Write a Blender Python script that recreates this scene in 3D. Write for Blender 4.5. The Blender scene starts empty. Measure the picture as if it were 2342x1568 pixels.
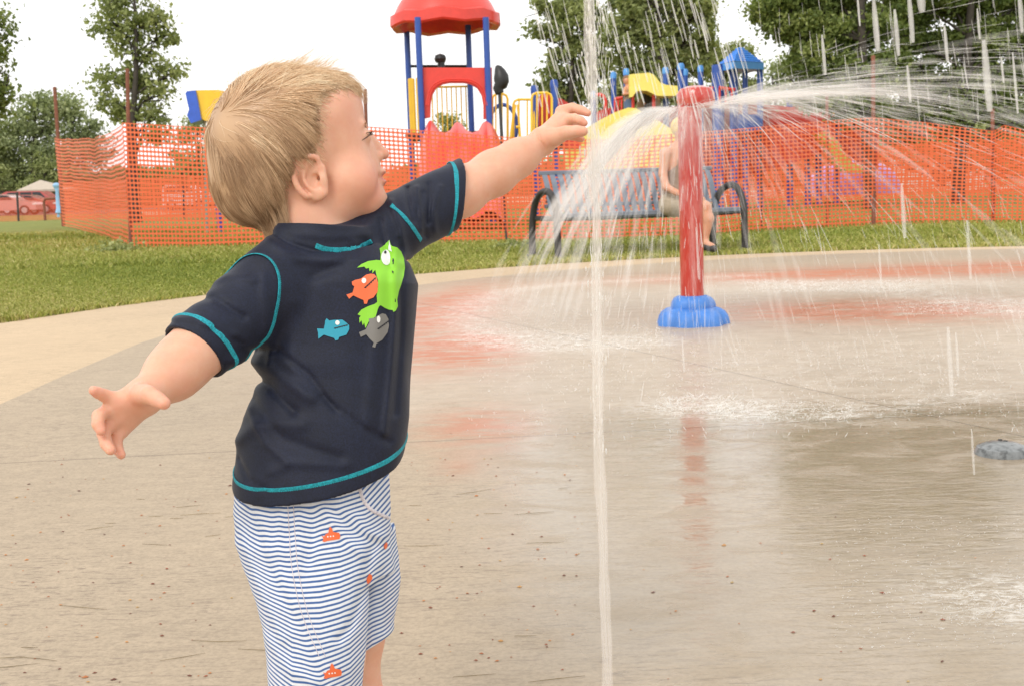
import bpy, math, random
import numpy as np
from mathutils import Matrix, Vector
from mathutils.bvhtree import BVHTree

RS = np.random.RandomState(7)
random.seed(7)
scene = bpy.context.scene
# ---------------------------------------------------------------- camera
FPX, CX, CY, CAMH = 2700.0, 1171.0, 784.0, 0.72      # measured in a 2342 x 1568 picture
PITCH = math.atan(353/FPX); ROLL = -0.0332
_cp, _sp = math.cos(PITCH), math.sin(PITCH)
_f = np.array([0, _cp, -_sp]); _r0 = np.array([1.0, 0, 0]); _u0 = np.array([0, _sp, _cp])
_r = _r0*math.cos(ROLL) + _u0*math.sin(ROLL)
_u = -_r0*math.sin(ROLL) + _u0*math.cos(ROLL)
CAMR = np.stack([_r, _u, -_f], axis=1)               # camera axes as columns
CAMP = np.array([0, 0, CAMH])

def to_world(p): return np.asarray(p) @ CAMR.T + CAMP
def Cc(px, py, d): return np.array([(px-CX)/FPX*d, -(py-CY)/FPX*d, -d])
def L(px, py, d): return to_world(Cc(px, py, d))
def G(px, py, z=0.0):
    v = CAMR @ np.array([(px-CX)/FPX, -(py-CY)/FPX, -1.0])
    t = (z-CAMH)/v[2]
    return CAMP + v*t
def proj(w):
    c = (np.asarray(w)-CAMP) @ CAMR
    return CX + FPX*c[..., 0]/-c[..., 2], CY - FPX*c[..., 1]/-c[..., 2]
def V(px, py, d, z=0.0):
    """point at pixel/depth dropped to height z"""
    p = L(px, py, d); return np.array([p[0], p[1], z])
# ---------------------------------------------------------------- objects
COL = scene.collection
def tag(o, label=None, cat=None, group=None, kind=None):
    if label: o['label'] = label
    if cat: o['category'] = cat
    if group: o['group'] = group
    if kind: o['kind'] = kind
    return o
def thing(name, label, cat, loc=(0, 0, 0), group=None, kind=None):
    o = bpy.data.objects.new(name, None); COL.objects.link(o)
    o.location = [float(v) for v in loc]; o.empty_display_size = 0.1
    return tag(o, label, cat, group, kind)
def wloc(p):
    v = np.zeros(3)
    while p is not None:
        v += np.array(p.location); p = p.parent
    return v
def mesh_obj(name, verts, faces, mat, parent=None, smooth=True, attrs=None, loc=None):
    """verts in world space; the object sits at its parent's origin (or at loc)"""
    verts = np.asarray(verts, dtype=float).reshape(-1, 3)
    org = wloc(parent) if parent is not None else (np.zeros(3) if loc is None else np.asarray(loc, float))
    me = bpy.data.meshes.new(name)
    if isinstance(faces, np.ndarray) and faces.ndim == 2:
        n, k = faces.shape
        me.vertices.add(len(verts)); me.vertices.foreach_set('co', (verts-org).ravel())
        me.loops.add(n*k); me.loops.foreach_set('vertex_index', faces.ravel().astype(np.int32))
        me.polygons.add(n)
        me.polygons.foreach_set('loop_start', np.arange(0, n*k, k, dtype=np.int32))
        me.polygons.foreach_set('loop_total', np.full(n, k, dtype=np.int32))
        me.update(calc_edges=True)
    else:
        me.from_pydata((verts-org).tolist(), [], [list(map(int, f)) for f in faces]); me.update()
    me.polygons.foreach_set('use_smooth', np.full(len(me.polygons), smooth, dtype=bool))
    for an, av in (attrs or {}).items():
        av = np.asarray(av, dtype=float)
        if av.ndim == 1:
            a = me.attributes.new(an, 'FLOAT', 'POINT'); a.data.foreach_set('value', av)
        else:
            a = me.attributes.new(an, 'FLOAT_COLOR', 'POINT')
            a.data.foreach_set('color', np.c_[av, np.ones(len(av))].ravel())
    if isinstance(mat, (list, tuple)):
        for m in mat: me.materials.append(m)
    else: me.materials.append(mat)
    o = bpy.data.objects.new(name, me); COL.objects.link(o)
    if parent is not None: o.parent = parent
    elif loc is not None: o.location = [float(v) for v in loc]
    return o

class MB:
    def __init__(s): s.v = []; s.f = []; s.n = 0
    def add(s, v, f):
        v = np.asarray(v, float); s.v.append(v); s.f += [[i+s.n for i in q] for q in f]; s.n += len(v); return s
    def box(s, c, size, ax=None, bev=0.0):
        """box centred at c; ax = 3x3 rows of axes"""
        ax = np.eye(3) if ax is None else np.asarray(ax, float)
        h = np.asarray(size, float)/2
        b = min(bev, h.min()*0.9)
        if b <= 0:
            v = np.array([[x, y, z] for z in (-1, 1) for y in (-1, 1) for x in (-1, 1)])*h
            f = [[0, 2, 3, 1], [4, 5, 7, 6], [0, 1, 5, 4], [2, 6, 7, 3], [0, 4, 6, 2], [1, 3, 7, 5]]
        else:
            v = []; idx = {}
            for sx in (-1, 1):
                for sy in (-1, 1):
                    for sz in (-1, 1):
                        for k in range(3):
                            p = np.array([sx, sy, sz])*h; m = np.array([sx, sy, sz])*b; m[k] = 0
                            idx[(sx, sy, sz, k)] = len(v); v.append(p-m)
            f = []
            for k in range(3):
                a, c2 = [(1, 2), (2, 0), (0, 1)][k]
                for sg in (-1, 1):
                    q = []
                    for (u, w) in ((-1, -1), (1, -1), (1, 1), (-1, 1)):
                        t = [0, 0, 0]; t[k] = sg; t[a] = u; t[c2] = w; q.append(idx[(*t, k)])
                    f.append(q if sg > 0 else q[::-1])
            for k in range(3):
                a, c2 = [(1, 2), (2, 0), (0, 1)][k]
                for u in (-1, 1):
                    for w in (-1, 1):
                        t0 = [0, 0, 0]; t0[k] = -1; t0[a] = u; t0[c2] = w
                        t1 = list(t0); t1[k] = 1
                        f.append([idx[(*t0, a)], idx[(*t1, a)], idx[(*t1, c2)], idx[(*t0, c2)]])
            for sx in (-1, 1):
                for sy in (-1, 1):
                    for sz in (-1, 1): f.append([idx[(sx, sy, sz, k)] for k in range(3)])
            v = np.array(v)
        return s.add(v @ ax + np.asarray(c, float), f)
    def beam(s, a, b, w, t, up=(0, 0, 1), bev=0.0):
        a = np.asarray(a, float); b = np.asarray(b, float); d = b-a; ln = np.linalg.norm(d); d /= ln
        u = np.cross(d, up); 
        if np.linalg.norm(u) < 1e-4: u = np.cross(d, (1, 0, 0))
        u /= np.linalg.norm(u); w2 = np.cross(u, d)
        return s.box((a+b)/2, (ln, w, t), np.stack([d, u, w2]), bev)
    def tube(s, pts, r, n=8, closed=False, cap=True, flat=1.0):
        pts = np.asarray(pts, float); m = len(pts); r = np.broadcast_to(np.asarray(r, float), (m,))
        if closed: tan = np.roll(pts, -1, 0)-np.roll(pts, 1, 0)
        else: tan = np.gradient(pts, axis=0)
        tan /= np.linalg.norm(tan, axis=1)[:, None]+1e-12
        ref = np.array([0, 0, 1.0]) if abs(tan[0][2]) < 0.9 else np.array([1.0, 0, 0])
        u = np.cross(tan[0], ref); u /= np.linalg.norm(u); v = []
        for i in range(m):
            u = u-tan[i]*u.dot(tan[i]); u /= np.linalg.norm(u)+1e-12; w = np.cross(tan[i], u)
            for k in range(n):
                a = 2*math.pi*k/n; v.append(pts[i]+r[i]*(math.cos(a)*u+flat*math.sin(a)*w))
        f = []
        for i in range(m if closed else m-1):
            j = (i+1) % m
            for k in range(n):
                l = (k+1) % n; f.append([i*n+k, i*n+l, j*n+l, j*n+k])
        if cap and not closed: f.append(list(range(n))[::-1]); f.append([(m-1)*n+k for k in range(n)])
        return s.add(v, f)
    def lathe(s, prof, c, n=24, lobes=0, amp=0.0):
        v = []; c = np.asarray(c, float)
        for (r, z) in prof:
            for k in range(n):
                a = 2*math.pi*k/n; rr = r*(1+amp*abs(math.cos(a*lobes/2))) if lobes else r
                v.append(c+np.array([rr*math.cos(a), rr*math.sin(a), z]))
        f = []
        for i in range(len(prof)-1):
            for k in range(n):
                l = (k+1) % n; f.append([i*n+k, i*n+l, (i+1)*n+l, (i+1)*n+k])
        f.append(list(range(n))[::-1]); f.append([(len(prof)-1)*n+k for k in range(n)])
        return s.add(v, f)
    def prism(s, poly, o, ex, ey, en, t):
        """closed polygon (2-D) extruded by t along en"""
        o = np.asarray(o, float); ex = np.asarray(ex, float); ey = np.asarray(ey, float); en = np.asarray(en, float)
        m = len(poly); v = [o+ex*a+ey*b-en*t/2 for a, b in poly]+[o+ex*a+ey*b+en*t/2 for a, b in poly]
        f = [list(range(m))[::-1], [m+i for i in range(m)]]
        for i in range(m): j = (i+1) % m; f.append([i, j, m+j, m+i])
        return s.add(v, f)
    def sheet(s, P, Q):
        P = np.asarray(P, float); Q = np.asarray(Q, float); m = len(P)
        return s.add(np.r_[P, Q], [[i, i+1, m+i+1, m+i] for i in range(m-1)])
    def build(s, name, mat, parent=None, smooth=True, attrs=None, loc=None, angle=35):
        o = mesh_obj(name, np.concatenate(s.v), s.f, mat, parent, smooth, attrs, loc)
        if smooth and angle:
            me = o.data
            try: me.set_sharp_from_angle(angle=math.radians(angle))
            except Exception: pass
        return o

# ---------------------------------------------------------------- materials
def new_mat(name):
    m = bpy.data.materials.new(name); m.use_nodes = True
    nt = m.node_tree; b = nt.nodes['Principled BSDF']; return m, nt, b
def N(nt, t, **kw):
    n = nt.nodes.new(t)
    for k, v in kw.items():
        if k.startswith('i_'): n.inputs[k[2:].replace('_', ' ')].default_value = v
        else: setattr(n, k, v)
    return n
def MATH(nt, op, a, b=None, c=None, clamp=False):
    n = nt.nodes.new('ShaderNodeMath'); n.operation = op; n.use_clamp = clamp
    for i, x in enumerate((a, b, c)):
        if x is None: continue
        if isinstance(x, (int, float)): n.inputs[i].default_value = x
        else: nt.links.new(x, n.inputs[i])
    return n.outputs[0]
def MIX(nt, fac, a, b, mode='MIX'):
    n = nt.nodes.new('ShaderNodeMix'); n.data_type = 'RGBA'; n.blend_type = mode
    for sock, x in ((n.inputs[0], fac), (n.inputs[6], a), (n.inputs[7], b)):
        if isinstance(x, (int, float)): sock.default_value = x
        elif isinstance(x, (tuple, list)): sock.default_value = (*x[:3], 1)
        else: nt.links.new(x, sock)
    return n.outputs[2]
def RAMP(nt, fac, stops):
    n = nt.nodes.new('ShaderNodeValToRGB'); e = n.color_ramp.elements
    while len(e) < len(stops): e.new(0.5)
    for el, (p, c) in zip(e, stops):
        el.position = p; el.color = (*c, 1) if isinstance(c, (tuple, list)) else (c, c, c, 1)
    nt.links.new(fac, n.inputs[0]); return n.outputs[0]
def NOISE(nt, scale, detail=4, rough=0.55, vec=None, dist=0.0):
    n = N(nt, 'ShaderNodeTexNoise'); n.inputs['Scale'].default_value = scale
    n.inputs['Detail'].default_value = detail; n.inputs['Roughness'].default_value = rough
    n.inputs['Distortion'].default_value = dist
    if vec is not None: nt.links.new(vec, n.inputs['Vector'])
    return n.outputs[0]
def OBJ(nt): return nt.nodes.new('ShaderNodeTexCoord').outputs['Object']
def MAP(nt, vec, scale=(1, 1, 1), rot=(0, 0, 0), loc=(0, 0, 0)):
    n = nt.nodes.new('ShaderNodeMapping'); nt.links.new(vec, n.inputs[0])
    n.inputs['Scale'].default_value = scale; n.inputs['Rotation'].default_value = rot; n.inputs['Location'].default_value = loc
    return n.outputs[0]
def ATTR(nt, name, out='Fac'):
    n = nt.nodes.new('ShaderNodeAttribute'); n.attribute_name = name; return n.outputs[out]
def BUMP(nt, b, h, strength=0.3, dist=0.01):
    n = nt.nodes.new('ShaderNodeBump'); n.inputs['Strength'].default_value = strength
    n.inputs['Distance'].default_value = dist; nt.links.new(h, n.inputs['Height'])
    nt.links.new(n.outputs[0], b.inputs['Normal']); return n
def plain(name, col, rough=0.5, metal=0.0, var=0.12, vscale=6.0, bump=0.0, bscale=60.0, coat=0.0, spec=0.5):
    m, nt, b = new_mat(name); o = OBJ(nt)
    n1 = NOISE(nt, vscale, 6, 0.65, o)
    dark = tuple(c*(1-var) for c in col); lite = tuple(min(1, c*(1+var)) for c in col)
    nt.links.new(RAMP(nt, n1, [(0.3, dark), (0.7, lite)]), b.inputs['Base Color'])
    n2 = NOISE(nt, vscale*4, 3, 0.5, o)
    nt.links.new(MATH(nt, 'MULTIPLY_ADD', n2, 0.25, rough-0.125, clamp=True), b.inputs['Roughness'])
    b.inputs['Metallic'].default_value = metal; b.inputs['Coat Weight'].default_value = coat
    b.inputs['Specular IOR Level'].default_value = spec
    if bump: BUMP(nt, b, NOISE(nt, bscale, 4, 0.6, o), bump, 0.01)
    return m

# ---------------------------------------------------------------- signed distances -> mesh
def smin(a, b, k):
    h = np.clip(0.5+0.5*(b-a)/k, 0, 1); return b*(1-h)+a*h-k*h*(1-h)
def smax(a, b, k): return -smin(-a, -b, k)
def s_ball(p, c, r): return np.linalg.norm(p-c, axis=1)-r
def s_ell(p, c, r, R=None):
    q = p-c
    if R is not None: q = q @ np.asarray(R).T
    r = np.asarray(r, float); k0 = np.linalg.norm(q/r, axis=1); k1 = np.linalg.norm(q/(r*r), axis=1)+1e-9
    return k0*(k0-1)/k1
def s_cap(p, a, b, ra, rb):
    a = np.asarray(a); b = np.asarray(b); ab = b-a; t = np.clip(((p-a)@ab)/(ab@ab), 0, 1)
    return np.linalg.norm(p-a-t[:, None]*ab, axis=1)-(ra+(rb-ra)*t)
def s_chain(p, pts, rs, k=0.004):
    d = None
    for i in range(len(pts)-1):
        e = s_cap(p, pts[i], pts[i+1], rs[i], rs[i+1]); d = e if d is None else smin(d, e, k)
    return d
def s_seg(p, a, b):
    a = np.asarray(a); b = np.asarray(b); ab = b-a; t = np.clip(((p-a)@ab)/(ab@ab), 0, 1)
    return np.linalg.norm(p-a-t[:, None]*ab, axis=1)
def s_polyline(p, pts):
    d = None
    for i in range(len(pts)-1):
        e = s_seg(p, pts[i], pts[i+1]); d = e if d is None else np.minimum(d, e)
    return d
def mesh_sdf(f, lo, hi, h, levels=4, smooth=2, slack=1.5):
    lo = np.asarray(lo, float); n = np.ceil((np.asarray(hi)-lo)/(h*2**levels)).astype(int)+1
    c = np.stack(np.meshgrid(*[np.arange(k) for k in n], indexing='ij'), -1).reshape(-1, 3)
    offs = np.array([[i, j, k] for i in (0, 1) for j in (0, 1) for k in (0, 1)])
    for l in range(levels, 0, -1):
        s = h*2**l; d = f(lo+(c+0.5)*s); c = c[np.abs(d) < s*0.87*slack]
        c = (c[:, None, :]*2+offs[None]).reshape(-1, 3)
    d = f(lo+(c+0.5)*h); c = c[np.abs(d) < h*0.87*slack*1.3]
    B = 1 << 20
    def key(a): return (a[..., 0].astype(np.int64)+5)*B*B+(a[..., 1].astype(np.int64)+5)*B+(a[..., 2].astype(np.int64)+5)
    cor = c[:, None, :]+offs[None]; ku, first, inv = np.unique(key(cor).ravel(), return_index=True, return_inverse=True)
    pts = cor.reshape(-1, 3)[first]; val = f(lo+pts*h); v8 = val[inv.ravel()].reshape(-1, 8)
    act = (v8.min(1) < 0) & (v8.max(1) >= 0); c = c[act]; v8 = v8[act]
    order = np.argsort(key(c)); c = c[order]; v8 = v8[order]; kc = key(c)
    acc = np.zeros((len(c), 3)); cnt = np.zeros(len(c))
    for i in range(8):
        for ax in range(3):
            bit = 4 >> ax
            if i & bit: continue
            j = i | bit; a, b = v8[:, i], v8[:, j]; m = (a < 0) != (b < 0)
            t = np.where(m, a/(a-b+1e-30), 0); q = offs[i][None]+np.zeros((len(c), 3)); q[:, ax] = t
            acc[m] += q[m]; cnt[m] += 1
    V_ = lo+(c+acc/cnt[:, None])*h
    def find(a):
        k = key(a); i = np.searchsorted(kc, k); i = np.clip(i, 0, len(kc)-1); return np.where(kc[i] == k, i, -1)
    F = []
    for ax in range(3):
        bit = 4 >> ax; a, b = v8[:, 0], v8[:, bit]; m = np.nonzero((a < 0) != (b < 0))[0]
        e1 = np.zeros(3, int); e1[(ax+1) % 3] = 1; e2 = np.zeros(3, int); e2[(ax+2) % 3] = 1
        i0 = m; i1 = find(c[m]-e1); i2 = find(c[m]-e1-e2); i3 = find(c[m]-e2)
        ok = (i1 >= 0) & (i2 >= 0) & (i3 >= 0); q = np.stack([i0, i1, i2, i3], 1)[ok]
        flip = (a[m] < 0)[ok]; q[~flip] = q[~flip][:, ::-1]
        F.append(q)
    F = np.concatenate(F)
    E = np.concatenate([F[:, [0, 1]], F[:, [1, 2]], F[:, [2, 3]], F[:, [3, 0]]])
    for _ in range(smooth):
        a2 = np.zeros_like(V_); n2 = np.zeros(len(V_))
        for k in range(3): a2[:, k] = np.bincount(E[:, 0], V_[E[:, 1], k], len(V_))+np.bincount(E[:, 1], V_[E[:, 0], k], len(V_))
        n2 = np.bincount(E[:, 0], minlength=len(V_))+np.bincount(E[:, 1], minlength=len(V_))
        V_ = V_*0.5+0.5*a2/np.maximum(n2, 1)[:, None]
    # drop stray crumbs: keep pieces larger than 1 % of the whole
    lab = np.arange(len(V_))
    for _ in range(400):
        m = np.minimum(lab[E[:, 0]], lab[E[:, 1]]); new = lab.copy(); np.minimum.at(new, E[:, 0], m); np.minimum.at(new, E[:, 1], m); new = new[new]; new = new[new]
        if (new == lab).all(): break
        lab = new
    cnt = np.bincount(lab, minlength=len(V_)); ok = cnt[lab] > 0.01*len(V_)
    F = F[ok[F[:, 0]]]; used = np.zeros(len(V_), bool); used[F.ravel()] = True; mp = np.cumsum(used)-1
    return V_[used], mp[F]
def trace(f, px, py, d0=0.9, d1=2.2):
    """first hit of the line of sight with a solid: used to lay seams and prints ON the cloth"""
    dirv = Cc(px, py, 1.0); t = d0
    for _ in range(200):
        v = float(f((dirv*t)[None])[0])
        if v < 2e-4: return dirv*t
        t += v*0.7/np.linalg.norm(dirv)
        if t > d1: return None
    return dirv*t
def grad(f, P, e=1e-3):
    P = np.asarray(P); g = np.zeros_like(P)
    for k in range(3):
        q = np.zeros(3); q[k] = e; g[:, k] = f(P+q)-f(P-q)
    return g/(np.linalg.norm(g, axis=1)[:, None]+1e-12)
def snoise(P, seed=0, n=5, s=20.0):
    """cheap smooth noise: sum of random plane waves, about -1..1"""
    r = np.random.RandomState(seed); out = np.zeros(len(P))
    for _ in range(n):
        k = r.normal(size=3); k *= s*r.uniform(0.5, 1.6)/np.linalg.norm(k); out += np.sin(P@k+r.uniform(0, 6.28))
    return out/n*1.3
def spline(pts, n):
    """Catmull-Rom through pts"""
    P = np.asarray(pts, float); P = np.r_[[2*P[0]-P[1]], P, [2*P[-1]-P[-2]]]; out = []
    m = len(P)-3
    for t in np.linspace(0, m-1e-9, n):
        i = int(t); u = t-i; a, b, c, d = P[i:i+4]
        out.append(0.5*((2*b)+(c-a)*u+(2*a-5*b+4*c-d)*u*u+(3*b-a-3*c+d)*u**3))
    return np.array(out)
# ---------------------------------------------------------------- camera, sky, light
cam = bpy.data.cameras.new('camera'); co = bpy.data.objects.new('camera', cam); COL.objects.link(co)
co.matrix_world = Matrix([[*CAMR[i], CAMP[i]] for i in range(3)]+[[0, 0, 0, 1]])
cam.sensor_width = 36; cam.lens = 36*FPX/2342; cam.clip_end = 2000; cam.clip_start = 0.05
cam.dof.use_dof = True; cam.dof.focus_distance = 1.42; cam.dof.aperture_fstop = 22
scene.camera = co
w = bpy.data.worlds.new('World'); scene.world = w; w.use_nodes = True; nt = w.node_tree
bg = nt.nodes['Background']; sky = nt.nodes.new('ShaderNodeTexSky'); sky.sky_type = 'NISHITA'; sky.sun_disc = False
SUN_EL, SUN_AZ = math.radians(46), math.radians(212)       # azimuth clockwise from +Y
sky.sun_elevation = SUN_EL; sky.sun_rotation = SUN_AZ; sky.air_density = 1.0; sky.dust_density = 4.0
hs = nt.nodes.new('ShaderNodeHueSaturation'); hs.inputs['Saturation'].default_value = 0.22
nt.links.new(sky.outputs[0], hs.inputs['Color'])
tc = nt.nodes.new('ShaderNodeTexCoord').outputs['Generated']
cl = RAMP(nt, NOISE(nt, 1.6, 5, 0.6, MAP(nt, tc, (1, 1, 3))), [(0.2, (11.6, 11.7, 11.9)), (0.8, (14.5, 14.3, 14.0))])
nt.links.new(MIX(nt, 0.8, hs.outputs[0], cl), bg.inputs[0])
bg.inputs[1].default_value = 0.10
sl = bpy.data.lights.new('sun', 'SUN'); sl.energy = 1.1; sl.angle = math.radians(24); sl.color = (1, 0.95, 0.88)
so = bpy.data.objects.new('sun', sl); COL.objects.link(so)
sd = Vector((math.sin(SUN_AZ)*math.cos(SUN_EL), math.cos(SUN_AZ)*math.cos(SUN_EL), math.sin(SUN_EL)))
so.rotation_euler = sd.to_track_quat('Z', 'Y').to_euler(); so.location = (0, 0, 20)
scene.view_settings.view_transform = 'Standard'; scene.view_settings.look = 'None'
scene.view_settings.exposure = 0.20; scene.view_settings.gamma = 1
scene.cycles.transparent_max_bounces = 40; scene.cycles.max_bounces = 10
scene.cycles.use_denoising = True
# ---------------------------------------------------------------- ground
PC, PR = np.array([3.57, 5.71]), 5.46; SC, SR = np.array([3.19, 4.98]), 6.72
def disc(name, c, rad, z, mat, rings, seg, attrfn=None, wob=0.0):
    rr = rad*np.linspace(0, 1, rings)[1:]; a = np.linspace(0, 2*math.pi, seg, endpoint=False)
    A, R_ = np.meshgrid(a, rr); wv = 1+wob*(np.sin(A*23)+np.sin(A*57+1)+0.7*np.sin(A*131))*(R_/rad)**8
    v = np.stack([c[0]+R_*wv*np.sin(A), c[1]+R_*wv*np.cos(A), np.full_like(A, z)], -1).reshape(-1, 3)
    v = np.r_[v, [[c[0], c[1], z]]]; v[:, 1] = np.where(v[:, 1] < c[1], c[1]+(v[:, 1]-c[1])*3.0, v[:, 1]); f = []
    i, j = np.meshgrid(np.arange(rings-2), np.arange(seg), indexing='ij'); j2 = (j+1) % seg
    q = np.stack([i*seg+j, i*seg+j2, (i+1)*seg+j2, (i+1)*seg+j], -1).reshape(-1, 4)[:, ::-1]
    f = q.tolist()+[[len(v)-1, k, (k+1) % seg][::-1] for k in range(seg)]
    return mesh_obj(name, v, f, mat, smooth=True, attrs=attrfn(v) if attrfn else None)
def gauss(v, c, sx, sy, ang=0.0):
    d = v[:, :2]-np.asarray(c)[:2]; ca, sa = math.cos(ang), math.sin(ang)
    return np.exp(-(((d[:, 0]*ca+d[:, 1]*sa)/sx)**2+((-d[:, 0]*sa+d[:, 1]*ca)/sy)**2))
def concrete(name, base, pad):
    m, nt, b = new_mat(name); o = OBJ(nt)
    big = NOISE(nt, 0.55, 5, 0.6, o); fine = NOISE(nt, 140, 3, 0.6, o); mid = NOISE(nt, 9, 6, 0.7, MAP(nt, o, (1, 2.4, 1), (0, 0, 0.25)))
    c = RAMP(nt, big, [(0.3, tuple(x*0.86 for x in base)), (0.7, tuple(x*1.1 for x in base))])
    c = MIX(nt, 0.35, c, RAMP(nt, mid, [(0.3, tuple(x*0.7 for x in base)), (0.65, tuple(x*1.15 for x in base))]))
    c = MIX(nt, 0.20, c, RAMP(nt, fine, [(0.35, 0.25), (0.6, 0.75)]), 'OVERLAY')
    # dark flecks left by the broom finish
    fl = NOISE(nt, 42, 5, 0.8, MAP(nt, o, (0.55, 2.6, 1), (0, 0, 0.12)))
    patch = NOISE(nt, 1.7, 3, 0.6, o)
    flm = MATH(nt, 'MULTIPLY', RAMP(nt, fl, [(0.53, 0.0), (0.61, 1.0)]), RAMP(nt, patch, [(0.40, 0.2), (0.60, 0.9)]))
    c = MIX(nt, flm, c, (base[0]*0.55, base[1]*0.53, base[2]*0.55))
    if pad:
        wet = MATH(nt, 'MULTIPLY', ATTR(nt, 'wet'), RAMP(nt, NOISE(nt, 1.5, 4, 0.6, o), [(0.25, 0.55), (0.6, 1.0)]), clamp=True)
        c = MIX(nt, wet, c, MIX(nt, 0.55, c, (0.27, 0.215, 0.145)))
        cm = MATH(nt, 'MULTIPLY', ATTR(nt, 'churn'), RAMP(nt, NOISE(nt, 7, 6, .7, MAP(nt, o, (1, 2, 1))), [(.3, .12), (.65, .62)]), clamp=True)
        c = MIX(nt, cm, c, (.66, .56, .46))
        st = MATH(nt, 'MULTIPLY', ATTR(nt, 'stain'), RAMP(nt, NOISE(nt, 6, 7, 0.75, MAP(nt, o, (0.7, 2.2, 1))), [(0.40, 0.12), (0.52, 1.0)]), clamp=True)
        c = MIX(nt, MATH(nt, 'MULTIPLY', st, .88), c, (0.50, 0.16, 0.075))
        fm = MATH(nt, 'MULTIPLY', ATTR(nt, 'foam'), RAMP(nt, NOISE(nt, 22, 8, 0.85, MAP(nt, o, (1, 2.0, 1)), 1.2), [(0.48, 0.0), (0.60, .9)]), clamp=True)
        c = MIX(nt, fm, c, (0.85, 0.82, 0.76))
        # joint grooves: straight saw cuts in the slab
        sx = nt.nodes.new('ShaderNodeSeparateXYZ'); nt.links.new(o, sx.inputs[0]); X, Y = sx.outputs[0], sx.outputs[1]
        wob = MATH(nt, 'MULTIPLY', NOISE(nt, 6, 2, 0.5, o), 0.006)
        for (p, q, wd) in (((-1.45, 3.25), (1.07, 3.47), 0.0035), ((0.75, 4.6), (1.75, 2.35), 0.0035), ((0.13, 9.6), (6.0, 8.9), 0.012)):
            d = np.array(q)-np.array(p); nrm = np.array([-d[1], d[0]])/np.linalg.norm(d); c0 = float(nrm@np.array(p))
            ds = MATH(nt, 'ABSOLUTE', MATH(nt, 'ADD', MATH(nt, 'SUBTRACT', MATH(nt, 'ADD', MATH(nt, 'MULTIPLY', X, float(nrm[0])), MATH(nt, 'MULTIPLY', Y, float(nrm[1]))), c0), wob))
            mk = MATH(nt, 'MULTIPLY', MATH(nt, 'LESS_THAN', ds, wd), 0.62)
            c = MIX(nt, mk, c, (0.10, 0.075, 0.055))
        film = RAMP(nt, NOISE(nt, 5, 4, 0.6, MAP(nt, o, (1, 1.8, 1)), 0.6), [(0.3, 0.0), (0.55, 1.0)])
        wf = MATH(nt, 'MULTIPLY', ATTR(nt, 'wet'), MATH(nt, 'MULTIPLY_ADD', film, 0.5, 0.5), clamp=True)
        nt.links.new(MATH(nt, 'MULTIPLY_ADD', wf, -0.74, 0.79), b.inputs['Roughness'])
        b.inputs['IOR'].default_value = 1.5
        rip = NOISE(nt, 30, 3, 0.55, MAP(nt, o, (0.7, 2.4, 1), (0, 0, 0.06)), 0.8)
        rip2 = NOISE(nt, 8, 2, 0.5, MAP(nt, o, (0.7, 2.0, 1)), 1.0)
        dry = MATH(nt, 'MULTIPLY', fine, MATH(nt, 'SUBTRACT', 1.0, wf))
        h = MATH(nt, 'ADD', MATH(nt, 'MULTIPLY', MATH(nt, 'ADD', rip, MATH(nt, 'MULTIPLY', rip2, 1.5)), MATH(nt, 'MULTIPLY', ATTR(nt, 'wet'), 0.30)), MATH(nt, 'MULTIPLY', dry, 0.3))
        BUMP(nt, b, h, 0.42, 0.006)
    else:
        b.inputs['Roughness'].default_value = 0.85
        sx = nt.nodes.new('ShaderNodeSeparateXYZ'); nt.links.new(o, sx.inputs[0])
        BUMP(nt, b, MATH(nt, 'ADD', fine, MATH(nt, 'MULTIPLY', mid, 2.0)), 0.3, 0.004)
    nt.links.new(c, b.inputs['Base Color']); return m
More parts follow.
